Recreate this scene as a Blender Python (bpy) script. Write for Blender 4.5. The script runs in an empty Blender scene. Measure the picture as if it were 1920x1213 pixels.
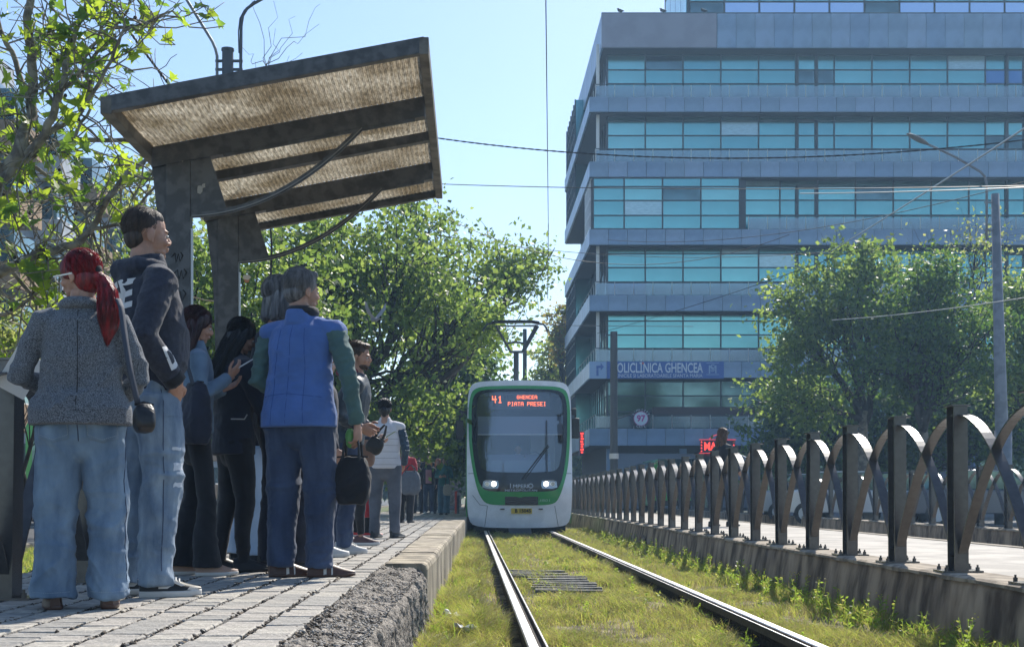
import bpy, bmesh, math, random
import numpy as np
from mathutils import Vector, Matrix, noise
from mathutils.bvhtree import BVHTree
R = math.radians
S = bpy.context.scene
COL = S.collection
random.seed(7); np.random.seed(7)
rnd = random.uniform

# ------------------------------------------------------------ camera, light
CAMZ = .77
cd = bpy.data.cameras.new('camera'); cam = bpy.data.objects.new('camera', cd); COL.objects.link(cam)
cam.location = (0, 0, CAMZ); cam.rotation_euler = (R(90), 0, 0)
cd.sensor_width = 36; cd.lens = 2440/1920*36
cd.shift_x = 77/1920; cd.shift_y = 324.5/1920
cd.clip_start = .1; cd.clip_end = 3000
S.camera = cam
SUN_EL, SUN_AZ = R(43), R(24)          # azimuth to the right of straight ahead (+Y)
W = bpy.data.worlds.new('World'); S.world = W; W.use_nodes = True
wn = W.node_tree; bg = wn.nodes['Background']
sk = wn.nodes.new('ShaderNodeTexSky'); sk.sky_type = 'NISHITA'; sk.sun_disc = False
sk.sun_elevation = SUN_EL; sk.sun_rotation = SUN_AZ
sk.air_density = 1.0; sk.dust_density = .5; sk.ozone_density = 3.0
wn.links.new(sk.outputs[0], bg.inputs[0]); bg.inputs[1].default_value = .12
ld = bpy.data.lights.new('sun', 'SUN'); ld.energy = 4.6; ld.angle = R(.5); ld.color = (1, .94, .84)
sun = bpy.data.objects.new('sun', ld); COL.objects.link(sun)
sd = Vector((math.sin(SUN_AZ)*math.cos(SUN_EL), math.cos(SUN_AZ)*math.cos(SUN_EL), math.sin(SUN_EL)))
sun.rotation_euler = sd.to_track_quat('Z', 'Y').to_euler()
sun.location = sd*60
S.view_settings.view_transform = 'Standard'; S.view_settings.look = 'None'
S.view_settings.exposure = .6; S.view_settings.gamma = 1; S.view_settings.use_curve_mapping = False

# ------------------------------------------------------------ helpers
def X(px, Y): return (px-883)*Y/2440
def Z(py, Y): return CAMZ+(931-py)*Y/2440

class MB:
    """collects shapes into one mesh"""
    def __init__(s): s.v = []; s.f = []; s.m = []
    def add(s, vs, fs, mi=0):
        n = len(s.v); s.v.extend([tuple(v) for v in vs]); s.f.extend([tuple(i+n for i in f) for f in fs]); s.m.extend([mi]*len(fs)); return s
    def box(s, x0, x1, y0, y1, z0, z1, mi=0, M=None):
        vs = [Vector(p) for p in ((x0,y0,z0),(x1,y0,z0),(x1,y1,z0),(x0,y1,z0),(x0,y0,z1),(x1,y0,z1),(x1,y1,z1),(x0,y1,z1))]
        if M: vs = [M@v for v in vs]
        return s.add(vs, [(0,3,2,1),(4,5,6,7),(0,1,5,4),(1,2,6,5),(2,3,7,6),(3,0,4,7)], mi)
    def cbox(s, c, d, mi=0, M=None):
        return s.box(c[0]-d[0]/2,c[0]+d[0]/2,c[1]-d[1]/2,c[1]+d[1]/2,c[2]-d[2]/2,c[2]+d[2]/2,mi,M)
    def bevbox(s, x0, x1, y0, y1, z0, z1, b, mi=0):
        # box whose top edges are chamfered
        vs = [(x0,y0,z0),(x1,y0,z0),(x1,y1,z0),(x0,y1,z0),(x0,y0,z1-b),(x1,y0,z1-b),(x1,y1,z1-b),(x0,y1,z1-b),
              (x0+b,y0+b,z1),(x1-b,y0+b,z1),(x1-b,y1-b,z1),(x0+b,y1-b,z1)]
        fs = [(0,3,2,1)]+[(i,(i+1)%4,4+(i+1)%4,4+i) for i in range(4)]+[(4+i,4+(i+1)%4,8+(i+1)%4,8+i) for i in range(4)]+[(8,9,10,11)]
        return s.add(vs, fs, mi)
    def loft(s, rings, closed=True, caps=True, mi=0):
        n = len(rings[0]); vs = [p for r in rings for p in r]; fs = []
        for i in range(len(rings)-1):
            for j in range(n if closed else n-1):
                a, b = i*n+j, i*n+(j+1)%n
                fs.append((a, b, b+n, a+n))
        if caps and closed:
            fs.append(tuple(reversed(range(n)))); k = (len(rings)-1)*n; fs.append(tuple(range(k, k+n)))
        return s.add(vs, fs, mi)
    def tube(s, pts, rad, n=8, mi=0, up=None, caps=True, dome=False):
        """swept tube; rad = number, list of numbers, or list of (ra, rb)"""
        pts = [Vector(p) for p in pts]
        if not isinstance(rad, (list, tuple)): rad = [rad]*len(pts)
        rad = [(r, r) if not isinstance(r, (list, tuple)) else r for r in rad]
        if dome:                                         # rounded ends
            p2 = []; r2 = []
            d0 = (pts[0]-pts[1]).normalized(); d1 = (pts[-1]-pts[-2]).normalized()
            for a in (R(80), R(50), R(25)):
                m = min(rad[0]); p2.append(pts[0]+d0*m*math.sin(a)); r2.append((rad[0][0]*math.cos(a), rad[0][1]*math.cos(a)))
            p2 += pts; r2 += rad
            for a in (R(25), R(50), R(80)):
                m = min(rad[-1]); p2.append(pts[-1]+d1*m*math.sin(a)); r2.append((rad[-1][0]*math.cos(a), rad[-1][1]*math.cos(a)))
            pts, rad = p2, r2
        rings = []; prev = Vector(up) if up else None
        for i, p in enumerate(pts):
            t = (pts[min(i+1, len(pts)-1)]-pts[max(i-1, 0)]).normalized()
            if prev is None: prev = Vector((1,0,0)) if abs(t.x) < .9 else Vector((0,1,0))
            a = (prev-t*prev.dot(t))
            a = a.normalized() if a.length > 1e-5 else t.orthogonal().normalized()
            if not up: prev = a
            b = t.cross(a)
            rings.append([p+a*rad[i][0]*math.cos(2*math.pi*k/n)+b*rad[i][1]*math.sin(2*math.pi*k/n) for k in range(n)])
        return s.loft(rings, True, caps, mi)
    def strip(s, pts, wv, th, mi=0):
        """flat bar along pts: width vector wv (half each side), thickness th"""
        wv = Vector(wv); rings = []
        pts = [Vector(p) for p in pts]
        for i, p in enumerate(pts):
            t = (pts[min(i+1, len(pts)-1)]-pts[max(i-1, 0)]).normalized()
            n = t.cross(wv).normalized()*th/2
            rings.append([p-wv/2-n, p+wv/2-n, p+wv/2+n, p-wv/2+n])
        return s.loft(rings, True, True, mi)
    def ell(s, c, r, nu=16, nv=10, mi=0, M=None):
        c = Vector(c); vs = []
        for i in range(1, nv):
            a = math.pi*i/nv
            for j in range(nu):
                b = 2*math.pi*j/nu
                v = Vector((r[0]*math.sin(a)*math.cos(b), r[1]*math.sin(a)*math.sin(b), r[2]*math.cos(a)))
                if M: v = M@v
                vs.append(c+v)
        t = Vector((0,0,r[2])); bt = Vector((0,0,-r[2]))
        if M: t = M@t; bt = M@bt
        vs += [c+t, c+bt]; T = len(vs)-2; B = T+1; fs = []
        for i in range(nv-2):
            for j in range(nu):
                a, b = i*nu+j, i*nu+(j+1)%nu
                fs.append((a, a+nu, b+nu, b))
        for j in range(nu):
            fs.append((T, j, (j+1)%nu)); k = (nv-2)*nu; fs.append((B, k+(j+1)%nu, k+j))
        return s.add(vs, fs, mi)
    def prism(s, poly, axis, a0, a1, mi=0):
        """poly 2D extruded along axis ('x': poly=(y,z), 'y': (x,z), 'z': (x,y))"""
        def q(p, a): return {'x': (a,p[0],p[1]), 'y': (p[0],a,p[1]), 'z': (p[0],p[1],a)}[axis]
        return s.loft([[q(p, a0) for p in poly], [q(p, a1) for p in poly]], True, True, mi)
    def mesh(s, name='m'):
        me = bpy.data.meshes.new(name); me.from_pydata(s.v, [], s.f)
        if any(s.m): me.polygons.foreach_set('material_index', s.m)
        bm = bmesh.new(); bm.from_mesh(me); bmesh.ops.recalc_face_normals(bm, faces=bm.faces); bm.to_mesh(me); bm.free()
        return me
    def build(s, name, mat, parent=None, smooth=False, bevel=0, **kw):
        me = s.mesh(name)
        return link(name, me, mat, parent, smooth, bevel, **kw)

def link(name, me, mat, parent=None, smooth=False, bevel=0, loc=None, rz=0, **kw):
    for m in (mat if isinstance(mat, (list, tuple)) else [mat]):
        if len(me.materials) < (len(mat) if isinstance(mat, (list, tuple)) else 1): me.materials.append(m)
    if smooth: me.polygons.foreach_set('use_smooth', [True]*len(me.polygons))
    o = bpy.data.objects.new(name, me); COL.objects.link(o)
    if parent: o.parent = parent
    if bevel:
        b = o.modifiers.new('bevel', 'BEVEL'); b.width = bevel; b.segments = 2; b.limit_method = 'ANGLE'; b.angle_limit = R(35)
    if loc: o.location = loc
    if rz: o.rotation_euler.z = rz
    for k, v in kw.items(): o[k] = v
    return o

def fastmesh(name, V, Fq, mi=None):
    """numpy verts (N,3), faces (M,k)"""
    me = bpy.data.meshes.new(name); k = Fq.shape[1]
    me.vertices.add(len(V)); me.vertices.foreach_set('co', np.asarray(V, 'f').ravel())
    me.loops.add(Fq.size); me.loops.foreach_set('vertex_index', Fq.ravel().astype('i'))
    me.polygons.add(len(Fq)); me.polygons.foreach_set('loop_start', (np.arange(len(Fq))*k).astype('i'))
    if mi is not None: me.polygons.foreach_set('material_index', np.asarray(mi, 'i'))
    me.update(calc_edges=True)
    return me

def thing(name, label, cat, loc=(0,0,0), rz=0, group=None):
    o = bpy.data.objects.new(name, None); COL.objects.link(o); o.empty_display_size = .2
    o.location = loc; o.rotation_euler.z = rz; o['label'] = label; o['category'] = cat
    if group: o['group'] = group
    return o
def tag(o, label, cat, group=None):
    o['label'] = label; o['category'] = cat
    if group: o['group'] = group
    return o
def structure(o): o['kind'] = 'structure'; return o
def stuff(o): o['kind'] = 'stuff'; return o
def kids(o): return [c for c in bpy.data.objects if c.parent == o]
def dup(o, parent=None, ch=None):
    if ch is None:
        ch = {}
        for q in bpy.data.objects:
            if q.parent: ch.setdefault(q.parent.name, []).append(q)
    c = o.copy(); COL.objects.link(c)
    if parent: c.parent = parent
    for k in ch.get(o.name, []): dup(k, c, ch)
    return c

# ------------------------------------------------------------ materials
_m = {}
def mat(name, col, rough=.6, metal=0, var=0, scale=8, bump=0, bscale=40, spec=.5, col2=None, detail=4, stretch=None, emit=None, estr=0, alpha=None, trans=0, coat=0, vlo=.42, vhi=.58):
    if name in _m: return _m[name]
    m = bpy.data.materials.new(name); m.use_nodes = True; nt = m.node_tree; b = nt.nodes['Principled BSDF']
    b.inputs['Base Color'].default_value = (*col, 1); b.inputs['Roughness'].default_value = rough
    b.inputs['Metallic'].default_value = metal; b.inputs['Specular IOR Level'].default_value = spec
    b.inputs['Coat Weight'].default_value = coat
    if emit: b.inputs['Emission Color'].default_value = (*emit, 1); b.inputs['Emission Strength'].default_value = estr
    if trans: b.inputs['Transmission Weight'].default_value = trans
    tc = nt.nodes.new('ShaderNodeTexCoord'); src = tc.outputs['Object']
    if stretch:
        mp = nt.nodes.new('ShaderNodeMapping'); mp.inputs['Scale'].default_value = stretch; nt.links.new(src, mp.inputs[0]); src = mp.outputs[0]
    if var or col2:
        n = nt.nodes.new('ShaderNodeTexNoise'); n.inputs['Scale'].default_value = scale; n.inputs['Detail'].default_value = detail
        nt.links.new(src, n.inputs['Vector'])
        cr = nt.nodes.new('ShaderNodeValToRGB')
        c2 = col2 or tuple(min(1, c*(1+var)) for c in col); c1 = col if col2 else tuple(c*(1-var) for c in col)
        cr.color_ramp.elements[0].color = (*c1, 1); cr.color_ramp.elements[1].color = (*c2, 1)
        cr.color_ramp.elements[0].position = vlo; cr.color_ramp.elements[1].position = vhi
        nt.links.new(n.outputs[0], cr.inputs[0]); nt.links.new(cr.outputs[0], b.inputs['Base Color'])
    if bump:
        n2 = nt.nodes.new('ShaderNodeTexNoise'); n2.inputs['Scale'].default_value = bscale; n2.inputs['Detail'].default_value = 5
        nt.links.new(src, n2.inputs['Vector'])
        bp = nt.nodes.new('ShaderNodeBump'); bp.inputs['Strength'].default_value = bump; bp.inputs['Distance'].default_value = .02
        nt.links.new(n2.outputs[0], bp.inputs['Height']); nt.links.new(bp.outputs[0], b.inputs['Normal'])
    _m[name] = m; return m

def leafmat(name, c1, c2, tcol, scale=2.0, tw=.5, rough=.45):
    """leaf: diffuse + gloss in front, sun coming through from behind"""
    m = bpy.data.materials.new(name); m.use_nodes = True; nt = m.node_tree; b = nt.nodes['Principled BSDF']; out = nt.nodes['Material Output']
    tc = nt.nodes.new('ShaderNodeTexCoord'); n = nt.nodes.new('ShaderNodeTexNoise'); n.inputs['Scale'].default_value = scale; n.inputs['Detail'].default_value = 6
    nt.links.new(tc.outputs['Object'], n.inputs['Vector'])
    cr = nt.nodes.new('ShaderNodeValToRGB'); cr.color_ramp.elements[0].position = .38; cr.color_ramp.elements[1].position = .62
    cr.color_ramp.elements[0].color = (*c1, 1); cr.color_ramp.elements[1].color = (*c2, 1)
    nt.links.new(n.outputs[0], cr.inputs[0]); nt.links.new(cr.outputs[0], b.inputs['Base Color']); b.inputs['Roughness'].default_value = rough
    t = nt.nodes.new('ShaderNodeBsdfTranslucent')
    mx = nt.nodes.new('ShaderNodeMixRGB'); mx.blend_type = 'MULTIPLY'; mx.inputs[0].default_value = .6; mx.inputs[1].default_value = (*tcol, 1)
    n3 = nt.nodes.new('ShaderNodeTexNoise'); n3.inputs['Scale'].default_value = scale*4; nt.links.new(tc.outputs['Object'], n3.inputs['Vector'])
    cr2 = nt.nodes.new('ShaderNodeValToRGB'); cr2.color_ramp.elements[0].position = .35; cr2.color_ramp.elements[1].position = .6; cr2.color_ramp.elements[0].color = (.35, .45, .3, 1)
    nt.links.new(n3.outputs[0], cr2.inputs[0]); nt.links.new(cr2.outputs[0], mx.inputs[2]); nt.links.new(mx.outputs[0], t.inputs[0])
    ms = nt.nodes.new('ShaderNodeMixShader'); ms.inputs[0].default_value = tw
    nt.links.new(b.outputs[0], ms.inputs[1]); nt.links.new(t.outputs[0], ms.inputs[2]); nt.links.new(ms.outputs[0], out.inputs[0])
    return m

def glass(name, tint, refl=.35, rough=.03, op=.5, dark=(.02,.03,.04)):
    """pane: part see-through, part reflective; reflects like coated glass"""
    m = bpy.data.materials.new(name); m.use_nodes = True; nt = m.node_tree; nt.nodes.clear()
    out = nt.nodes.new('ShaderNodeOutputMaterial'); tr = nt.nodes.new('ShaderNodeBsdfTransparent'); tr.inputs[0].default_value = (*tint, 1)
    g = nt.nodes.new('ShaderNodeBsdfGlossy'); g.inputs['Roughness'].default_value = rough; g.inputs[0].default_value = (.9, .95, 1, 1)
    d = nt.nodes.new('ShaderNodeBsdfDiffuse'); d.inputs[0].default_value = (*dark, 1)
    m1 = nt.nodes.new('ShaderNodeMixShader'); m1.inputs[0].default_value = op; nt.links.new(tr.outputs[0], m1.inputs[1]); nt.links.new(d.outputs[0], m1.inputs[2])
    fr = nt.nodes.new('ShaderNodeFresnel'); fr.inputs[0].default_value = 1.5
    ad = nt.nodes.new('ShaderNodeMath'); ad.operation = 'ADD'; ad.inputs[1].default_value = refl; ad.use_clamp = True; nt.links.new(fr.outputs[0], ad.inputs[0])
    m2 = nt.nodes.new('ShaderNodeMixShader'); nt.links.new(ad.outputs[0], m2.inputs[0]); nt.links.new(m1.outputs[0], m2.inputs[1]); nt.links.new(g.outputs[0], m2.inputs[2])
    nt.links.new(m2.outputs[0], out.inputs[0]); return m

def text_mesh(txt, size, bold=0, align='CENTER', extrude=.002, spacing=1.0, shear=0):
    c = bpy.data.curves.new('t', 'FONT'); c.body = txt; c.size = size; c.align_x = align; c.align_y = 'CENTER'; c.extrude = extrude
    c.offset = bold; c.space_character = spacing; c.shear = shear; c.resolution_u = 3
    o = bpy.data.objects.new('t', c); COL.objects.link(o)
    bpy.context.view_layer.update()
    me = bpy.data.meshes.new_from_object(o.evaluated_get(bpy.context.evaluated_depsgraph_get()))
    bpy.data.objects.remove(o); return me
def text(name, txt, size, mat_, parent, loc, rot=(R(90),0,0), sx=1, **kw):
    me = text_mesh(txt, size, **kw); o = link(name, me, mat_, parent); o.location = loc; o.rotation_euler = rot; o.scale = (sx,1,1); return o
# ------------------------------------------------------------ materials in use
M_steel = mat('fence_paint', (.06,.055,.053), .26, .0, var=.10, scale=22, bump=.03, bscale=90, spec=.8)
M_shelter = mat('shelter_paint', (.072,.074,.080), .48, 0, var=.3, scale=12, bump=.05, bscale=60)
M_conc = mat('kerb_concrete', (.27,.23,.175), .9, var=.3, scale=5, bump=.35, bscale=70, detail=8)
M_wallc = mat('old_wall_concrete', (.10,.066,.042), .95, scale=4, bump=.7, bscale=20, detail=9, col2=(.44,.325,.22), stretch=(1,1.1,.42), vlo=.36, vhi=.62)
M_capc = mat('wall_cap_concrete', (.30,.25,.19), .9, var=.35, scale=7, bump=.4, bscale=50, detail=8)
M_soil = mat('soil', (.07,.055,.035), .95, scale=6, bump=.6, bscale=60, col2=(.29,.24,.145), detail=9)
M_joint = mat('joint_dirt', (.03,.026,.022), .9, var=.5, scale=60, bump=.5, bscale=90)
M_asph = mat('asphalt', (.06,.06,.062), .85, var=.25, scale=3, bump=.3, bscale=120)
M_walk = mat('pale_paving', (.36,.33,.29), .8, var=.18, scale=2.5, bump=.4, bscale=35, detail=9)
M_rust = mat('rail_side_rust', (.028,.02,.016), .85, var=.5, scale=30, bump=.4, bscale=80)
M_rail = mat('rail_head_polished', (.62,.61,.60), .40, 1, var=.15, scale=6, stretch=(30,.6,1))
M_raild = mat('rail_groove', (.05,.042,.034), .7, .3, var=.3, scale=40)
M_grassl = [leafmat('grass_yellow_green', (.16,.17,.03), (.24,.23,.06), (.72,.72,.16), 1.2, .5),
            leafmat('grass_straw', (.26,.21,.10), (.34,.27,.14), (.62,.50,.24), 1.5, .35),
            leafmat('grass_fresh', (.06,.12,.02), (.12,.18,.03), (.45,.62,.08), 1.5, .5)]
M_white = mat('white_paint', (.72,.72,.70), .35)
M_black = mat('black_rubber', (.012,.012,.013), .55)
M_dark = mat('dark_void', (.01,.01,.01), .9)

def EX(Y): return -.40+.0104*Y            # platform edge
PZ = .30                                  # platform top

# ------------------------------------------------------------ ground
def sheet(name, x0, x1, y0, y1, z, m): return structure(MB().add([(x0,y0,z),(x1,y0,z),(x1,y1,z),(x0,y1,z)], [(0,1,2,3)]).build(name, m))
M_far = mat('far_ground', (.09,.10,.05), .95, var=.4, scale=.15)
sheet('ground', -1500, 1500, -400, 2500, -.30, M_far)
sheet('road', -17, -6.2, -30, 260, -.02, M_asph)
sheet('pavement', -4.4, -2.7, -10, 200, .01, M_walk)
sheet('pavement', -19.2, -17, -30, 200, .02, M_walk)
sheet('grass_verge', -6.2, -4.4, -10, 200, 0.0, mat('verge_soil', (.10,.12,.03), .95, var=.4, scale=6, bump=.5))
sheet('road', 9.5, 31, 10, 66, .0, mat('light_asphalt', (.20,.195,.19), .8, var=.15, scale=2, bump=.3, bscale=80))
sheet('pavement', 3.0, 60, 66.1, 68.9, .05, M_walk)
k = MB().bevbox(-6.35, -6.2, -10, 200, -.3, .12, .02).build('road_kerb', M_conc); structure(k)
for i in range(16):                                   # lane dashes on the left road
    structure(MB().add([(-11.6,4+i*6,-.016),(-11.45,4+i*6,-.016),(-11.45,7+i*6,-.016),(-11.6,7+i*6,-.016)], [(0,1,2,3)]).build('lane_marking', M_white))

def bed(name, x0, x1, y0, y1, z, nx, ny, m, amp=.03):
    xs = np.linspace(x0, x1, nx); t = np.linspace(0, 1, ny); ys = y0+(y1-y0)*t**1.7
    V = [(x, y, z+amp*noise.noise(Vector((x*1.6, y*1.2, 3)))+amp*.5*noise.noise(Vector((x*7, y*6, 9)))) for y in ys for x in xs]
    F = [(j*nx+i, j*nx+i+1, (j+1)*nx+i+1, (j+1)*nx+i) for j in range(ny-1) for i in range(nx-1)]
    me = fastmesh(name, np.array(V), np.array(F)); o = link(name, me, m, smooth=True); return structure(o)
bed('track_bed', -.6, 3.2, 2.5, 90, -.15, 60, 260, M_soil, .035)
bed('track_bed', 5.6, 9.15, 6, 90, -.14, 30, 80, M_soil, .03)

# ------------------------------------------------------------ rails
def rail(xh, side, label, y0=2.6, y1=95, grp='tram rails'):
    """grooved rail; xh = inner face of the head, side=-1 when the head lies to the left"""
    def q(pts): return [(xh+side*p[0], p[1]) for p in pts]
    t = thing('tram_rail', label, 'rail', (0,0,0), 0, grp)
    # head top, groove and lip, then the dark body below
    MB().prism(q([(0,-.012),(0,-.004),(.006,0),(.05,0),(.056,-.006),(.056,-.012)]), 'y', y0, y1).build('rail_head', M_rail, t)
    b = MB(); b.prism(q([(-.034,-.03),(-.034,-.045),(.058,-.045),(.058,-.014),(.0,-.014),(.0,-.03)]), 'y', y0, y1)
    b.prism(q([(.02,-.047),(.036,-.047),(.036,-.16),(.02,-.16)]), 'y', y0, y1)
    b.prism(q([(-.06,-.162),(.10,-.162),(.10,-.185),(-.06,-.185)]), 'y', y0, y1); b.build('rail_body', M_rust, t)
    MB().prism(q([(-.052,-.048),(-.052,-.006),(-.046,-.003),(-.038,-.003),(-.036,-.008),(-.036,-.048)]), 'y', y0, y1).build('guard_lip', M_raild if side < 0 else M_raild, t)
    MB().prism(q([(-.0505,-.0028),(-.0395,-.0028),(-.041,-.001),(-.049,-.001)]), 'y', y0, y1).build('lip_edge', M_rail, t)
    return t
rail(.350, -1, 'left grooved rail of the near track, bright head in the grass')
rail(1.787, 1, 'right grooved rail of the near track, dark side showing')
rail(6.65, -1, 'far track rail nearest the opposite platform, behind the arched fence')
rail(8.09, 1, 'far track rail nearest the second arched fence')

# ------------------------------------------------------------ drain grating between the rails
g = thing('drain_grating', 'rusty slatted drain grating half sunk in the grass between the rails', 'grating', (.86, 12.8, -.12))
bar0 = None
for i in range(15):
    me_ = bar0.data if bar0 else MB().cbox((0,0,0), (.62,.05,.03)).mesh()
    o = link('grating_bar', me_, mat('grating_steel', (.20,.19,.17), .55, .4, var=.3, scale=20), g); o.location = (rnd(-.03,.03)+(-.1 if i > 9 else .05), (i-4)*.22, .03+rnd(-.008,.008)); o.rotation_euler = (0, rnd(-.02,.02), rnd(-.03,.03)); bar0 = o
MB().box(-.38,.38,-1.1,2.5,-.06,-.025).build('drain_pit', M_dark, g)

# ------------------------------------------------------------ platform
b = MB()
n = 60
ys = [2.2+(95-2.2)*(i/(n-1))**2 for i in range(n)]
b.loft([[(-2.7,y,-.3),(-.62,y,-.3),(-.62,y,.282),(-2.7,y,.282)] for y in ys])
plat = structure(b.build('platform', M_joint))
# pavers: rows along the platform
M_pav = [mat('paver_%d' % i, c, .78, var=.16, scale=14, bump=.55, bscale=60, detail=8) for i, c in enumerate([(.37,.34,.30),(.335,.31,.275),(.40,.37,.32),(.29,.275,.25)])]
def paver_mesh(k):
    b = MB(); L, Wd = .1625, .140; rr = random.Random(k)
    b.bevbox(-Wd/2, Wd/2, -L/2, L/2, -.04, 0, .003+.002*rr.random()); me = b.mesh('paver'); me.materials.append(M_pav[k % 4])
    for v in me.vertices: v.co += Vector((rr.uniform(-.003,.003), rr.uniform(-.001,.001), rr.uniform(-.0015,.0015)))
    return me
PM = [paver_mesh(k) for k in range(12)]
for m_ in M_pav:
    nt = m_.node_tree; bp = [n for n in nt.nodes if n.type == 'BUMP'][0]; tc = [n for n in nt.nodes if n.type == 'TEX_COORD'][0]
    bt = nt.nodes.new('ShaderNodeTexBrick'); bt.offset = 0; bt.inputs['Scale'].default_value = 34; bt.inputs['Mortar Size'].default_value = .035; bt.inputs['Brick Width'].default_value = 1; bt.inputs['Row Height'].default_value = 1
    nt.links.new(tc.outputs['Object'], bt.inputs['Vector']); b2 = nt.nodes.new('ShaderNodeBump'); b2.invert = True; b2.inputs['Strength'].default_value = .8; b2.inputs['Distance'].default_value = .004
    nt.links.new(bt.outputs['Fac'], b2.inputs['Height']); nt.links.new(bp.outputs[0], b2.inputs['Normal']); nt.links.new(b2.outputs[0], nt.nodes['Principled BSDF'].inputs['Normal'])
pav = []
for r in range(13):
    x = -.685-r*.166
    off = rnd(0,.2); j = 0; y = 3.2+off
    while y < 46:
        pav.append((x+rnd(-.004,.004), y, PZ+rnd(-.003,.002), rnd(-.010,.010), rnd(-.012,.012), rnd(-.012,.012), random.randrange(12))); y += .166+rnd(0,.001)+(rnd(.01,.03) if random.random() < .04 else 0)
def seen(p):
    px = 883+2440*p[0]/p[1]; py = 931+2440*(CAMZ-PZ)/p[1]; return -20 < px < 1920 and py < 1225
pav.sort(key=lambda p: (not seen(p), p[1]))
for p in pav[:300]:
    o = bpy.data.objects.new('paver', PM[p[6]]); COL.objects.link(o); o.parent = plat; o.location = p[:3]; o.rotation_euler = p[3:6]
V = []; F = []; MI = []
for p in pav[300:]:
    me = PM[p[6]]; M4 = Matrix.Translation(p[:3])@Matrix.Rotation(p[5],4,'Z')@Matrix.Rotation(p[4],4,'Y'); n0 = len(V)
    V += [tuple(M4@v.co) for v in me.vertices]; F += [tuple(i+n0 for i in q.vertices) for q in me.polygons]; MI += [p[6] % 4]*len(me.polygons)
me = bpy.data.meshes.new('pavers'); me.from_pydata(V, [], F); me.polygons.foreach_set('material_index', MI)
stuff(link('remaining_pavers', me, M_pav, plat))
# dirt clods and chips in the joints
def clods(name, pts, mats_, parent=None, sz=(.006,.018)):
    V = []; F = []; MI = []
    for (x, y, z) in pts:
        s = rnd(*sz); n0 = len(V); base = [(1,0,0),(-1,0,0),(0,1,0),(0,-1,0),(0,0,.7),(0,0,-.7)]
        M3 = Matrix.Rotation(rnd(0,6),3,'Z')@Matrix.Rotation(rnd(-.7,.7),3,'X')
        for q in base:
            v = M3@Vector((q[0]*s*rnd(.6,1.4), q[1]*s*rnd(.6,1.6), q[2]*s*rnd(.6,1.3))); V.append((x+v.x, y+v.y, z+v.z))
        for f in ((0,2,4),(2,1,4),(1,3,4),(3,0,4),(2,0,5),(1,2,5),(3,1,5),(0,3,5)): F.append(tuple(i+n0 for i in f)); MI.append(random.randrange(len(mats_)))
        if len(F) and 0: pass
    me = fastmesh(name, np.array(V), np.array(F)); me.polygons.foreach_set('material_index', np.array(MI[:len(F)], 'i'))
    return stuff(link(name, me, mats_, parent))
M_clod = [mat('clod_dark', (.045,.036,.028), .95, bump=.3), mat('clod_brown', (.13,.10,.07), .9, bump=.3), mat('chip_pale', (.34,.31,.27), .85)]
pts = []
for r in range(14):
    x = -.685-r*.166+.083
    y = 3.2
    while y < 24:
        if noise.noise(Vector((x*9, y*2.2, 5))) > -.25: pts.append((x+random.gauss(0,.013), y, PZ-.010+rnd(-.004,.006)))
        y += rnd(.004,.018)*(1 if y < 9 else 2.2)
clods('joint_clods', pts, [M_clod[0], M_clod[0], M_clod[1], M_clod[2]], plat, (.006,.016))
# kerb blocks, whole from 9 m on
kp = structure(MB().loft([[(-.62,y,-.3),(EX(y)-.03,y,-.3),(EX(y)-.03,y,.2),(-.62,y,.2)] for y in (9.05, 30, 95)]).build('platform_kerb', M_conc))
M_kerb = [mat('kerb_block_%d' % i, c, .88, var=.38, scale=6, bump=.45, bscale=55, detail=8, stretch=(1,1,.4)) for i, c in enumerate([(.31,.265,.195),(.27,.23,.17),(.34,.29,.22)])]
y = 9.0; kk = 0
while y < 60:
    L = .98+rnd(-.02,.02); a, c = y+.008, y+L-.008; b = MB()
    e0, e1 = EX(a)+rnd(-.006,.006), EX(c)+rnd(-.006,.006); z = PZ+.004+rnd(-.006,.006); ch = .022
    rings = []
    for (yy, e) in ((a, e0), (a+.01, e0+.006), ((a+c)/2, (e0+e1)/2+.006), (c-.01, e1+.006), (c, e1)):
        rings.append([(-.595,yy,.0),(e-.0,yy,-.28),(e,yy,z-ch*2),(e-ch*.5,yy,z-ch*.6),(e-ch*1.6,yy,z),(-.59,yy,z),(-.595,yy,z-.01)])
    b.loft(rings); o = b.build('kerb_block', M_kerb[kk % 3], kp); kk += 1
    y += L
# crumbled edge, nearer than 9 m
nu, nv = 110, 520
V = np.zeros((nv, nu, 3)); prof = []
for j in range(nv):
    y = 2.4+(9.03-2.4)*j/(nv-1); e = EX(y)
    for i in range(nu):
        s = i/(nu-1)
        if s < .5: q = s/.5; x = -.64+(e-.075+.64)*q; z = .288-.035*q*q
        else:
            q = (s-.5)/.5; a = min(1, q*2.2)*math.pi/2; x = e-.075+.065*math.sin(a)+.02*q; z = .253-.075*(1-math.cos(a))-max(0, q-.45)*.62
        N = Vector((0,0,1)) if s < .5 else Vector((math.sin(min(1,(s-.5)*4)*math.pi/2), 0, math.cos(min(1,(s-.5)*4)*math.pi/2)))
        P0 = Vector((x, y, z))
        d = .020*noise.noise(P0*5)+.012*noise.noise(P0*17)+.0085*noise.noise(P0*48)+.006*abs(noise.noise(P0*90))
        c = noise.noise(Vector((x*11, y*4.2, 2)))
        if c > .22: d -= min(.05, (c-.22)*.28)
        if s < .1: d *= s/.1; 
        fade = 1 if y < 8.9 else 1
        P1 = P0+N*d*fade; V[j,i] = (P1.x, P1.y, P1.z)
F = np.array([(j*nu+i, j*nu+i+1, (j+1)*nu+i+1, (j+1)*nu+i) for j in range(nv-1) for i in range(nu-1)])
M_agg = mat('broken_aggregate', (.10,.088,.075), .85, scale=55, bump=.8, bscale=110, col2=(.44,.39,.33), detail=6, vlo=.40, vhi=.66)
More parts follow.
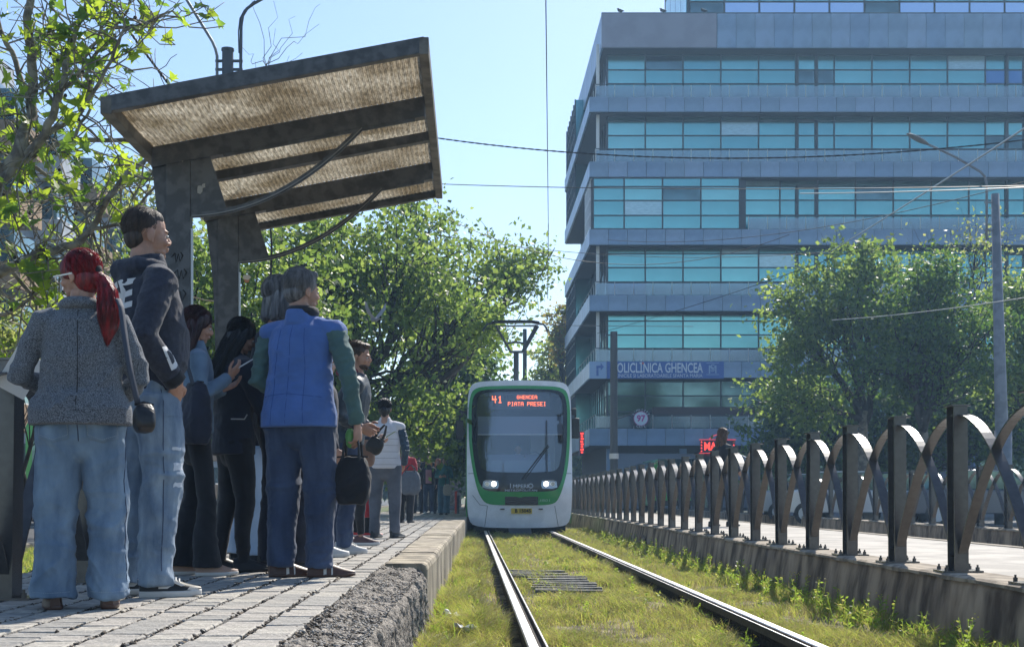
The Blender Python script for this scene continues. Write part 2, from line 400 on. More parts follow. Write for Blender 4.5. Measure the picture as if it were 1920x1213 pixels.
structure(link('crumbled_platform_edge', fastmesh('e', V.reshape(-1,3), F), M_agg, smooth=False))
pts = []
for i in range(5200):
    y = 3.4+5.5*random.random(); x = rnd(-.62, EX(y)-.03); q = (x+.64)/(EX(y)-.075+.64); pts.append((x, y, .287-.035*min(1,q)**2+.012*noise.noise(Vector((x,y,.27))*5)+.003))
clods('loose_aggregate', pts, [M_clod[1], M_clod[2], M_clod[2], mat('chip_grey', (.20,.185,.17), .8), M_clod[0]], None, (.004,.011))['label'] = 'loose grey and brown aggregate on the crumbled platform edge'
bpy.data.objects['loose_aggregate']['category'] = 'gravel'

# ------------------------------------------------------------ fence of crossing arches
def fence(label, xl, zb, ys, y_arch0, n_arch_lo=0, sp=1.225, H=1.1, lod=0):
    t = thing('arched_fence', label, 'fence', (xl, ys[0], zb))
    def q(p): return (p[0], p[1]-ys[0], p[2])
    pm = {}
    for y in ys:
        if 'post' not in pm:
            b = MB(); b.box(-.045,.045,-.075,-.063,.012,H-.012); b.box(-.045,.045,.063,.075,.012,H-.012); b.box(-.012,.045,-.0628,.0628,.012,H-.012); 
            pm['post'] = b.mesh('post'); pm['cap'] = MB().box(-.058,.062,-.085,.085,H-.011,H).mesh('cap')
            pm['plate'] = MB().box(-.13,.13,-.11,.11,0,.012).mesh('plate'); pm['bolt'] = MB().tube([(0,0,.012),(0,0,.034),(0,0,.0345),(0,0,.05)], [.014,.014,.007,.007], 6).mesh('bolt')
        p = link('post', pm['post'], M_steel, t); p.location = (0, y-ys[0], 0); p.rotation_euler = (rnd(-.014,.014), rnd(-.012,.012), rnd(-.05,.05))
        c = link('cap_plate', pm['cap'], M_steel, p); c.rotation_euler = (0, rnd(-.03,.03), 0)
        link('base_plate', pm['plate'], M_steel, p)
        if y < 19:
            for sx in (-.1,.1):
                for sy in (-.08,.08): link('bolt', pm['bolt'], M_steel, p).location = (sx, sy, 0)
    # parabolic arches, each centred on a post, feet at the next posts
    seg = 20
    def arch_pts(sgn, x):
        L = []
        for i in range(seg+1):
            u = i/seg*.955*sgn
            L.append((x, u*sp, .93*H*(1-abs(u)**2.05)+.01))
        return L
    me_ = [MB().strip([arch_pts(-1,.0)[i] for i in range(seg, 0, -1)]+arch_pts(1,.0), (.07,0,0), .012).mesh('arch'),
           MB().strip([arch_pts(-1,.0)[i] for i in range(seg, 0, -1)]+arch_pts(1,.0), (.062,0,0), .012).mesh('arch')]
    for i, y in enumerate(ys):
        a = link('arch', me_[i % 2], M_steel, t); a.location = (.004*(i % 2), y-ys[0], 0)
        for p_ in a.data.polygons: p_.use_smooth = False
    return t
fy = [8.60+1.225*i for i in range(-2, 40)]
fence('dark steel fence of crossing arches on the wall right of the near track', 3.22, .275, fy, 0)
fence('second steel arch fence farther right, on the low wall by the road', 9.25, .225, [17.5+1.225*i for i in range(0, 34)], 0)
fence('dark steel arch fence at the back of the left platform, behind the red haired woman', -2.13, PZ, [4.75, 5.975, 7.2], 0)

# walls under the fences
def wall(label, xa, xb, top, y0, y1, batter=.06):
    t = thing('fence_wall', label, 'wall', (0,0,0))
    n = 220; rings = []
    for i in range(n):
        y = y0+(y1-y0)*(i/(n-1))**1.6; w = [.016*noise.noise(Vector((y*.7, k*7.7, xa))) + .004*noise.noise(Vector((y*2.6, k*7.7, xa))) for k in range(7)]
        rings.append([(xa-batter+w[0],y,-.35),(xa-batter*.5+w[1],y,(top-.1)/2-.05),(xa+w[2],y,top-.06+w[5]*.5),(xa+.012+w[3],y,top-.012),(xa+.035,y,top+w[6]*.6),(xb,y,top+w[4]*.5),(xb,y,-.35)])
    MB().loft(rings).build('wall_body', M_wallc, t, True)
    rings = []
    for i in range(n):
        y = y0+(y1-y0)*(i/(n-1))**1.6; w = [.012*noise.noise(Vector((y*2.7, k*5.1, 4+xa)))+.006*noise.noise(Vector((y*13, k*5.1, 4+xa))) for k in range(3)]
        rings.append([(xa-.008+w[0],y,top-.028+w[1]),(xa-.010+w[0],y,top-.006),(xa+.012+w[0],y,top+.006),(xb-.01,y,top+.006),(xb-.01,y,top-.028)])
    MB().loft(rings).build('mortar_cap', M_capc, t)
    return t
w1 = wall('stained concrete wall carrying the arched fence right of the near track', 3.08, 3.40, .268, 4, 62)
for (yy, sc) in ((22.7, .22),):
    b = MB(); b.tube([(2.96, yy, -.14), (3.3, yy, -.14)], sc*.8, 18, up=(0,0,1)); b.build('drain_hole', M_dark, w1)
    pts_ = [(2.985, yy+sc*1.05*math.cos(a), -.14+sc*1.05*math.sin(a)) for a in np.linspace(0, math.pi, 12)]
    MB().tube(pts_, .03, 8).build('hole_rim', M_wallc, w1)
wall('low concrete wall under the second arched fence by the road', 9.12, 9.42, .218, 12, 62, .02)
structure(MB().box(3.401, 5.6, 3, 62, -.3, .245).build('opposite_platform', M_walk))
structure(MB().box(5.601, 5.75, 3, 62, -.3, .253).build('opposite_platform_kerb', M_conc))

# ------------------------------------------------------------ grass, weeds
def blades(P, hs, ws, lean=.5, col=(.55,.25,.2), name='grass'):
    n = len(P); P = np.array(P); a = np.random.rand(n)*6.283; d = np.stack([np.cos(a), np.sin(a), np.zeros(n)], 1)
    side = np.stack([-np.sin(a+1.2), np.cos(a+1.2), np.zeros(n)], 1)
    h = np.array(hs)[:,None]; w = np.array(ws)[:,None]; up = np.array([0,0,1.])
    l1 = np.random.rand(n,1)*lean; l2 = l1+np.random.rand(n,1)*lean*1.2
    p1 = P+up*h*.5+d*h*l1*.4; p2 = P+up*h*(1-.25*l2)+d*h*l2
    V = np.stack([P-side*w/2, P+side*w/2, p1-side*w*.42, p1+side*w*.42, p2], 1).reshape(-1,3)
    b0 = np.arange(n)[:,None]*5
    F = np.concatenate([b0+np.array([[0,1,3]]), b0+np.array([[0,3,2]]), b0+np.array([[2,3,4]])], 1).reshape(-1,3)
    mi = np.repeat(np.random.choice(3, n, p=col), 3)
    return fastmesh(name, V, F, mi)
def scatter(x0, x1, y0, y1, n, f):
    out = []
    while len(out) < n:
        x, y = rnd(x0,x1), rnd(y0,y1)
        if random.random() < f(x, y): out.append((x, y, -.155+.035*noise.noise(Vector((x*1.6, y*1.2, 3)))))
    return out
def dens(x, y):
    d = .36+1.6*noise.noise(Vector((x*1.7, y*.8, 1)))+.5*noise.noise(Vector((x*6, y*4, 1)))
    if abs(x-.33) < .085 or abs(x-1.80) < .085: return .0
    if abs(x-.33) < .15 or abs(x-1.80) < .15: d *= .5
    if x < .18: d += .3
    if abs(x-.86) < .33 and 11.9 < y < 15.2: d *= .22
    if x > 2.6: d += .15
    if x < EX(y)+.03: return 0
    if x > 2.98: return 0
    return max(.06, min(1, d))
gp = []; gh = []; gw = []
for (y0, y1, n, hm, wm) in ((6.8, 10, 62000, .075, .0042), (10, 15, 62000, .08, .0055), (15, 23, 52000, .09, .008), (23, 34, 26000, .10, .012)):
    p = scatter(-.36, 3.0, y0, y1, n, dens); gp += p
    for q in p:
        k = .45+1.5*max(0, .5+noise.noise(Vector((q[0]*2.2, q[1]*1.1, 8)))); k *= 1.35 if q[0] < .1 else 1
        gh.append(hm*k*rnd(.45,1.25)); gw.append(wm*rnd(.6,1.3))
g = stuff(link('grass', blades(gp, gh, gw, .8, (.46,.39,.15)), M_grassl)); tag(g, 'sunlit yellow green grass growing over the tram track', 'grass')
# taller tufts: at the wall foot, at the platform foot, beside the rails
gp = []; gh = []; gw = []
for i in range(360):
    k = random.random(); y = 6.8+random.random()**1.3*20
    x = rnd(2.72, 2.98) if k < .55 else (EX(y)+rnd(.03,.2) if k < .8 else rnd(0, 2.9))
    if abs(x-.33) < .09 or abs(x-1.80) < .09: continue
    m = random.randint(9, 22)
    for j in range(m):
        gp.append((x+random.gauss(0,.025), y+random.gauss(0,.03), -.16)); gh.append(rnd(.08,.20)*(1 if k < .8 else .75)); gw.append(rnd(.005,.010)*(1+y*.03))
g = stuff(link('tall_grass', blades(gp, gh, gw, .55, (.3,.2,.5)), M_grassl)); tag(g, 'taller grass tufts along the wall foot and the platform foot', 'grass')
# weeds with leaves and small yellow heads
V = []; F = []; MI = []
def leafquad(c, d, l, w, mi):
    d = Vector(d).normalized(); s = d.cross(Vector((rnd(-1,1), rnd(-1,1), rnd(-.2,1)))).normalized(); c = Vector(c); n0 = len(V)
    V.extend([tuple(c), tuple(c+d*l*.5+s*w/2), tuple(c+d*l), tuple(c+d*l*.5-s*w/2)]); F.append((n0, n0+1, n0+2, n0+3)); MI.append(mi)
for i in range(430):
    k = random.random(); y = 6.8+random.random()**1.2*22
    x = rnd(2.55, 2.97) if k < .6 else (rnd(1.5, 1.74) if k < .75 else (rnd(.0,.22) if k < .82 else rnd(.45, 2.9)))
    if abs(x-.33) < .09 or abs(x-1.80) < .09: continue
    h = rnd(.08,.26)*(1 if x > 2.4 else .6); lean = Vector((rnd(-.3,.3), rnd(-.3,.3), 1)); yel = random.random() < .2
    nl = random.randint(8, 18)
    for j in range(nl):
        f = j/nl; p = Vector((x, y, -.15))+lean*h*f
        leafquad(p, (rnd(-1,1), rnd(-1,1), rnd(-.1,.8)), rnd(.025,.06)*(1.3-f*.7), rnd(.010,.022), random.choice((0,2,2)))
    n0 = len(V); p = Vector((x,y,-.15)); q = p+lean*h
    V.extend([(p.x-.002,p.y,p.z),(p.x+.002,p.y,p.z),(q.x+.0015,q.y,q.z),(q.x-.0015,q.y,q.z)]); F.append((n0,n0+1,n0+2,n0+3)); MI.append(2)
    if yel:
        for j in range(6): leafquad(q+Vector((rnd(-.02,.02), rnd(-.02,.02), rnd(-.01,.02))), (rnd(-1,1), rnd(-1,1), .4), .012, .012, 3)
me = fastmesh('weeds', np.array(V), np.array(F), MI)
g = stuff(link('weeds', me, M_grassl+[mat('yellow_flower', (.55,.45,.03), .6)])); tag(g, 'leafy weeds with small yellow heads at the foot of the fence wall', 'weeds')
gp = scatter(-6.2, -4.4, 11, 22, 9000, lambda x, y: 1); gp = [(x,y,0) for x,y,z in gp]
g = stuff(link('verge_grass', blades(gp, [rnd(.05,.12) for _ in gp], [.012]*len(gp), .6, (.5,.1,.4)), M_grassl)); tag(g, 'short green grass of the road verge left of the platform', 'grass')
# litter
def litter(loc, s, label):
    b = MB(); n = 5; vs = []; rr = random.Random(int(loc[0]*100))
    for i in range(n+1):
        for j in range(n+1): vs.append((i/n*s-s/2, j/n*s*.7-s*.35, .03+rr.uniform(0,.045)+.015*math.sin(i*1.3+loc[1])))
    b.add(vs, [(i*(n+1)+j, (i+1)*(n+1)+j, (i+1)*(n+1)+j+1, i*(n+1)+j+1) for i in range(n) for j in range(n)])
    o = b.build('litter', mat('crumpled_paper', (.80,.79,.77), .7)); o.location = loc; o.rotation_euler = (.25,.1,rr.uniform(0,3))
    m_ = o.modifiers.new('s','SOLIDIFY'); m_.thickness = .002; tag(o, label, 'litter'); return o
litter((-.12, 9.0, -.10), .17, 'larger crumpled white paper in the grass beside the platform')
litter((-.035, 8.3, -.12), .13, 'smaller crumpled paper in the grass, nearer the camera')

# ------------------------------------------------------------ shelter
sh = thing('tram_shelter', 'dark steel tram shelter with a sloping brown ribbed canopy on the left platform', 'shelter', (-2.02, 9.1, PZ))
Mi = Matrix.Translation((2.02, -9.1, -PZ))
def SB(b): b.v = [tuple(Mi@Vector(v)) for v in b.v]; return b
YN, YF = 8.05, 11.88; XL, XR = -2.25, -.29
def rz_(x): return 3.14+(x-XL)*.1865     # roof underside height
def beam(name, y0, y1, dz0, dz1, x0=XL, x1=XR):
    b = MB(); b.loft([[(x,y0,rz_(x)+dz0),(x,y1,rz_(x)+dz0),(x,y1,rz_(x)+dz1),(x,y0,rz_(x)+dz1)] for x in (x0, x1)]); return SB(b).build(name, M_shelter, sh, bevel=.004)
beam('front_fascia', YN-.03, YN+.03, 0, .10); beam('rear_fascia', YF-.03, YF+.03, 0, .10)
Y1, Y2 = 9.08, 10.86
beam('roof_beam', Y1-.045, Y1+.045, -.09, .05, XL+.03, XR-.03); beam('roof_beam', Y2-.045, Y2+.045, -.09, .05, XL+.03, XR-.03)
beam('roof_beam', 9.90, 9.98, -.02, .05, XL+.03, XR-.03)
for (x, w) in ((XL, .035), (XR, .03)):
    b = MB(); z = rz_(x); b.box(x-w, x+w, YN-.031, YF+.031, z-.012, z+.095); SB(b).build('side_rail', mat('gutter_metal', (.13,.12,.105), .6, .2, var=.3, scale=8), sh, bevel=.004)
# ribbed translucent sheets, one per bay
pm_ = bpy.data.materials.new('ribbed_sheet'); pm_.use_nodes = True; nt = pm_.node_tree; b_ = nt.nodes['Principled BSDF']; out = nt.nodes['Material Output']
tc = nt.nodes.new('ShaderNodeTexCoord'); mp = nt.nodes.new('ShaderNodeMapping'); mp.inputs['Scale'].default_value = (60, 8, 1); nt.links.new(tc.outputs['Object'], mp.inputs[0])
n1 = nt.nodes.new('ShaderNodeTexNoise'); n1.inputs['Scale'].default_value = 1.6; n1.inputs['Detail'].default_value = 9; n1.inputs['Roughness'].default_value = .75; nt.links.new(mp.outputs[0], n1.inputs['Vector'])
cr = nt.nodes.new('ShaderNodeValToRGB'); e = cr.color_ramp.elements; e[0].position = .36; e[0].color = (.27,.24,.19,1); e[1].position = .60; e[1].color = (1,.96,.86,1)
e2 = cr.color_ramp.elements.new(.5); e2.color = (.66,.61,.52,1); nt.links.new(n1.outputs[0], cr.inputs[0])
n2 = nt.nodes.new('ShaderNodeTexNoise'); n2.inputs['Scale'].default_value = 2.4; n2.inputs['Detail'].default_value = 3; nt.links.new(tc.outputs['Object'], n2.inputs['Vector'])
cr2 = nt.nodes.new('ShaderNodeValToRGB'); cr2.color_ramp.elements[0].position = .35; cr2.color_ramp.elements[0].color = (.55,.5,.42,1); cr2.color_ramp.elements[1].position = .65; nt.links.new(n2.outputs[0], cr2.inputs[0])
wv = nt.nodes.new('ShaderNodeTexWave'); wv.bands_direction = 'X'; wv.inputs['Scale'].default_value = 26; wv.inputs['Distortion'].default_value = .3; nt.links.new(tc.outputs['Object'], wv.inputs['Vector'])
wr = nt.nodes.new('ShaderNodeMapRange'); wr.inputs['To Min'].default_value = .72; nt.links.new(wv.outputs['Fac'], wr.inputs[0])
mx = nt.nodes.new('ShaderNodeMixRGB'); mx.blend_type = 'MULTIPLY'; mx.inputs[0].default_value = 1; nt.links.new(cr.outputs[0], mx.inputs[1]); nt.links.new(cr2.outputs[0], mx.inputs[2])
mx2 = nt.nodes.new('ShaderNodeMixRGB'); mx2.blend_type = 'MULTIPLY'; mx2.inputs[0].default_value = 1; nt.links.new(mx.outputs[0], mx2.inputs[1]); nt.links.new(wr.outputs[0], mx2.inputs[2])
tl = nt.nodes.new('ShaderNodeBsdfTranslucent'); nt.links.new(mx2.outputs[0], tl.inputs[0]); nt.links.new(mx2.outputs[0], b_.inputs['Base Color']); b_.inputs['Roughness'].default_value = .35
ms = nt.nodes.new('ShaderNodeMixShader'); ms.inputs[0].default_value = .80; nt.links.new(b_.outputs[0], ms.inputs[1]); nt.links.new(tl.outputs[0], ms.inputs[2])
trn = nt.nodes.new('ShaderNodeBsdfTransparent'); trn.inputs[0].default_value = (.75,.68,.56,1); ms2 = nt.nodes.new('ShaderNodeMixShader'); ms2.inputs[0].default_value = .14
nt.links.new(ms.outputs[0], ms2.inputs[1]); nt.links.new(trn.outputs[0], ms2.inputs[2]); nt.links.new(ms2.outputs[0], out.inputs[0])
M_sheet = pm_
for (a, c) in ((YN+.03, Y1-.01), (Y1+.01, 9.935), (9.945, Y2-.01), (Y2+.01, YF-.03)):
    b = MB(); vs = []; n = 200; 
    xs = [XL+.03+(XR-XL-.06)*i/n for i in range(n+1)]
    for k, yy in enumerate(np.linspace(a, c, 5)):
        sag = .012*math.sin(math.pi*k/4)
        vs += [(x, yy, rz_(x)+.062+.0035*math.sin(i*math.pi/2*1.0)-sag) for i, x in enumerate(xs)]
    b.add(vs, [(k*(n+1)+i, k*(n+1)+i+1, (k+1)*(n+1)+i+1, (k+1)*(n+1)+i) for k in range(4) for i in range(n)])
    o = SB(b).build('canopy_sheet', M_sheet, sh); o.modifiers.new('s','SOLIDIFY').thickness = .004
# leaves lying on the canopy
vs = []
for i in range(46):
    x, y = rnd(XL+.1, XR-.1), rnd(YN+.1, YF-.1); z = rz_(x)+.072; a = rnd(0,3); r = rnd(.015,.035)
    vs.append([(x+r*math.cos(a),y+r*math.sin(a),z),(x-.4*r*math.sin(a),y+.4*r*math.cos(a),z),(x-r*math.cos(a),y-r*math.sin(a),z+.004),(x+.4*r*math.sin(a),y-.4*r*math.cos(a),z)])
b = MB()
for q in vs: b.add(q, [(0,1,2,3)])
o = b.build('fallen_leaves', mat('dry_leaf', (.22,.17,.09), .8)); stuff(o); tag(o, 'dry fallen leaves lying on the shelter canopy', 'leaves')
# posts with head plates and curved braces
for y, x in ((Y1, -2.035), (Y2, -2.02)):
    b = MB(); b.box(x-.085, x+.085, y-.04, y+.04, PZ+.02, rz_(x)-.02); 
    p = SB(b).build('post', M_shelter, sh, bevel=.004)
    b = MB(); b.box(x-.16,x+.16,y-.1,y+.1,PZ,PZ+.02); SB(b).build('base_plate', M_shelter, p)
    zt = rz_(x)
    b = MB(); b.prism([(x-.19,zt-.10),(x-.13,zt-.62),(x-.10,zt-1.5),(x-.0855,zt-1.5),(x-.0855,zt-.03)], 'y', y-.012, y+.012); SB(b).build('back_gusset', M_shelter, p)
    b = MB(); b.prism([(x+.0855,zt-.06),(x+.215,zt-.03),(x+.34,zt-.42),(x+.0855,zt-.46)], 'y', y-.030, y-.018); SB(b).build('head_plate', M_shelter, p)
    # curved brace from the plate foot to the beam
    x0, z0, x1 = x+.10, zt-.46, x+1.28; z1 = rz_(x1)-.09
    P_ = []
    for i in range(17):
        q = i/16; P_.append((x0+(x1-x0)*(1-(1-q)**1.0)*1.0, y-.055, z0+(z1-z0)*(q**2.1)*.93+(z1-z0)*.07*q))
    bt = MB().strip(P_, (0,.012,0), .038); SB(bt).build('curved_brace', M_shelter, sh)
    bt = MB().strip([(a_, b__-.012, c_-.006) for a_, b__, c_ in P_], (0,.008,0), .006); SB(bt).build('brace_trim', mat('worn_edge', (.22,.21,.20), .4, .6), sh)
    b = MB(); b.tube([(x+.096, y-.035, PZ+.1), (x+.096, y-.035, zt-.55)], .009, 8); SB(b).build('conduit', mat('galvanised', (.42,.43,.44), .4, .7), p)
    b = MB(); b.strip([(x+.32,y-.05,rz_(x+.32)-.105),(XR-.1,y-.05,rz_(XR-.1)-.105)], (0,.02,0), .02); SB(b).build('cable_tray', M_shelter, sh)
# side box with a yellow scrawl on the first post
x = -2.035
b = MB(); b.box(x-.075,x+.13,Y1-.13,Y1-.045,PZ+1.15,PZ+1.62); bx = SB(b).build('meter_box', M_shelter, sh, bevel=.006)
M_yel = mat('yellow_marker', (.42,.36,.12), .7); yb = Y1-.1335
def scrawl(name, pts2, ox, oz, y, s, m, par, r=.003):
    b = MB(); b.tube([(ox+p[0]*s, y, oz+p[1]*s) for p in pts2], r, 4); return SB(b).build(name, m, par)
for pl in ([(0,0),(0,1.6),(.75,1.6),(.75,.1)], [(.14,0),(.14,1.45),(.6,1.2),(.25,1.1)], [(.3,.1),(.3,.9),(.45,.5),(.6,.95),(.6,.1)], [(.42,.05),(.42,.35),(.5,.05)]):
    scrawl('scrawl', pl, x-.055, PZ+1.3-.1, yb, .22, M_yel, bx)
random.seed(5)
for (xx, zz, s, yy) in ((-2.03, PZ+1.85, .05, Y1-.0445), (-2.02, PZ+2.0, .045, Y1-.0445), (-2.04, PZ+2.12, .04, Y1-.0445)):
    scrawl('black_tag', [(-1,.3),(-.4,1),(-.2,-.6),(.2,.9),(.5,-.4),(1,.6),(.6,1.1)], xx, zz, yy, s, M_black, sh, .004)
M_sil = mat('silver_marker', (.55,.55,.53), .6)
for pl in ([(-1,.4),(-.9,-.5),(-.5,.6),(-.3,-.5),(0,.4)], [(0,.4),(-.1,-.4),(.3,-.3),(.35,.5),(0,.5)], [(.4,.3),(.8,.5),(1.1,.1),(.7,-.4),(.45,-.2)], [(-.6,-.7),(-.2,-1),(.2,-.65),(.6,-.95)]):
    scrawl('silver_tag', pl, -2.01, PZ+1.72, Y2-.0425, .06, M_sil, sh, .0022)
# cupcake sticker and torn paper scraps
xs_, zs_ = -1.865, PZ+2.28
b = MB(); b.prism([(xs_-.016,zs_-.03),(xs_+.016,zs_-.03),(xs_+.024,zs_),(xs_-.024,zs_)], 'y', Y2-.0335, Y2-.0315); SB(b).build('sticker_cup', mat('sticker_orange', (.5,.2,.1), .6), sh)
b = MB(); b.prism([(xs_+.032*math.cos(a)*(1+.12*math.cos(5*a)), zs_+.014+.022*math.sin(a)*(1+.1*math.cos(5*a))) for a in np.linspace(0, 6.28, 20)[:-1]], 'y', Y2-.0342, Y2-.0322); SB(b).build('sticker_icing', mat('sticker_cream', (.6,.52,.42), .6), sh)
for (xx, zz, s, yy) in ((-2.005, 3.12, .028, Y1-.0425), (-1.885, 2.91, .03, Y1-.0325), (-1.86, 2.93, .018, Y1-.0325)):
    n = 9; b = MB(); b.prism([(xx+s*math.cos(a)*rnd(.5,1.1), zz+s*1.2*math.sin(a)*rnd(.5,1.1)) for a in np.linspace(0, 6.28, n+1)[:-1]], 'y', yy-.002, yy); SB(b).build('paper_scrap', mat('torn_paper', (.35,.34,.32), .8), sh)
# ------------------------------------------------------------ office building
M_panel = [mat('cladding_panel_%d' % i, c, .42, .25, var=.10, scale=.9, spec=.5) for i, c in enumerate([(.22,.315,.45),(.195,.29,.43),(.245,.335,.47),(.205,.295,.41)])]
M_teal = [mat('teal_glass_%d' % i, c, .16, .85, var=.10, scale=.35) for i, c in enumerate([(.17,.41,.41),(.20,.46,.45),(.15,.37,.385),(.23,.48,.46)])]
M_dkglass = mat('dark_glass', (.10,.17,.18), .08, .85, var=.3, scale=.8)
M_bluepane = mat('blue_blind_pane', (.10,.22,.42), .15, .7); M_blind = mat('pale_blind_pane', (.38,.52,.54), .2, .6, var=.1, scale=3, stretch=(1,1,8))
M_mull = mat('dark_mullion', (.035,.05,.065), .5)
M_soff = mat('soffit', (.05,.055,.065), .8)
M_railg = glass('railing_glass', (.75,.88,.95), .06, .12, .45, (.30,.40,.46))
M_chrome = mat('rail_metal', (.58,.58,.57), .45, .1)
bd = thing('office_building', 'seven storey teal glass office building with projecting blue grey balcony bands', 'building', (6.2, 68.5, 0))
def at0(o, off): o.location = Vector(o.location)-Vector(off); return o
BO = (6.2, 68.5, 0)
def BB(b): b.v = [(v[0]-BO[0], v[1]-BO[1], v[2]-BO[2]) for v in b.v]; return b
_sm = {}
def piece(name, key, dims, m, loc, parent=bd, bev=0):
    """shared small box piece, dims full size, loc = centre in world"""
    k = (name, key, tuple(round(d, 3) for d in dims))
    if k not in _sm:
        me = MB().cbox((0,0,0), dims).mesh(name); me.materials.append(m); _sm[k] = me
    o = bpy.data.objects.new(name, _sm[k]); COL.objects.link(o); o.parent = parent; o.location = (loc[0]-BO[0], loc[1]-BO[1], loc[2]-BO[2]); return o
FY, XB, XC, YC, XE, YE = 68.5, 6.24, 7.3, 69.6, 40.2, 87
def zz(py): return CAMZ+(931-py)/35.62
tops = [182, 303, 430, 553, 678, 803]; bots = [210, 332, 459, 583, 708, 835]
# solid core behind the glass, slabs
BB(MB().box(XC+.12, XE, YC+.12, YE, 0, 24.4)).build('core_wall', M_soff, bd)
for i, (t, bt) in enumerate(zip(tops, bots)):
    BB(MB().box(XB+.10, XE, FY+.10, YC+.1, zz(bt)+.05, zz(bt)+.35).box(XB+.10, XC+.1, YC+.12, YE, zz(bt)+.05, zz(bt)+.35)).build('balcony_slab', M_soff, bd)
    x = XB; k = 0; zc = (zz(t)+zz(bt))/2; h = zz(t)-zz(bt)
    while x < XE-1:
        w = 1.0 if k else 1.0
        piece('band_panel', (i % 6, (k*7+i*3) % 4), (w-.02, .10, h-.01), M_panel[(k*7+i*3+(k//3)) % 4], (x+w/2+rnd(-.002,.002), FY+.05+rnd(0,.006), zc)); x += w; k += 1
    y = FY+.12
    k = 0
    while y < YE-.6:
        piece('side_band_panel', ((k*5+i) % 4,), (.10, 1.48, h-.01), M_panel[(k*5+i) % 4], (XB+.05, y+.75, zc)); y += 1.5; k += 1
    piece('shadow_line_strip', 0, (XE-XB, .06, .07), M_mull, ((XE+XB)/2, FY+.16, zz(bt)+.0))  # solid dark strip painted in as the shadow line under each band
    # railing
    zr = zz(t)
    if i != 2 or True:
        x0 = XB+.35
        piece('top_rail', 0, (XE-x0, .05, .04), M_mull, ((XE+x0)/2, FY+.3, zr+.74))
        piece('side_top_rail', 0, (.05, YE-FY-.4, .04), M_mull, (x0, (YE+FY+.3)/2, zr+.74))
        x = x0; k = 0
        while x < XE-1:
            xx = x+1.01
            if not (i == 2 and x < 14.0):
                piece('railing_post', 0, (.035, .035, .78), M_chrome, (x, FY+.3, zr+.37))
                piece('railing_glass', 0, (.94, .012, .60), M_railg, (x+.505, FY+.3, zr+.36))
            x = xx; k += 1
        y = FY+.35+1.01
        while y < YE-1 and i != 9:
            piece('railing_post', 0, (.035, .035, .78), M_chrome, (x0, y, zr+.37)); y += 1.5
# glazing of each storey: rows in photo pixels
rows = {0: [92,105,132,158,184], 1: [219,228,255,281,305], 2: [338,350,376,404,430], 3: [466,476,502,530,555], 4: [590,602,628,655,680], 5: [714,742,772,805]}
def glaze(x0, x1, y, zl, cols, parent=bd, dk=False, seed=0, pick=None, off=0):
    rr = random.Random(seed)
    xs = [x0]; x = x0+off if off else x0+2.02
    while x < x1-.3: xs.append(x); x += 2.02
    xs.append(x1)
    for a in range(len(xs)-1):
        for c in range(len(zl)-1):
            w = xs[a+1]-xs[a]-.06; h = zl[c]-zl[c+1]-.05
            if w <= 0 or h <= 0: continue
            u_ = rr.random(); m = (M_dkglass if dk else M_bluepane if u_ > .985 else M_dkglass if u_ > .97 else M_blind if u_ > .955 else M_teal[rr.randrange(4) if u_ < .5 else 0])
            o = piece('pane', m.name, (w, .02, h), m, ((xs[a]+xs[a+1])/2, y, (zl[c]+zl[c+1])/2)); o.rotation_euler = (rr.uniform(-.004,.004), 0, rr.uniform(-.004,.004))
    for x in xs: piece('mullion', 0, (.075, .10, zl[0]-zl[-1]), M_mull, (x, y+.0, (zl[0]+zl[-1])/2))
    for z in zl: piece('transom', 0, (x1-x0, .09, .065), M_mull, ((x0+x1)/2, y+.002, z))
sc = (YC-0)/FY
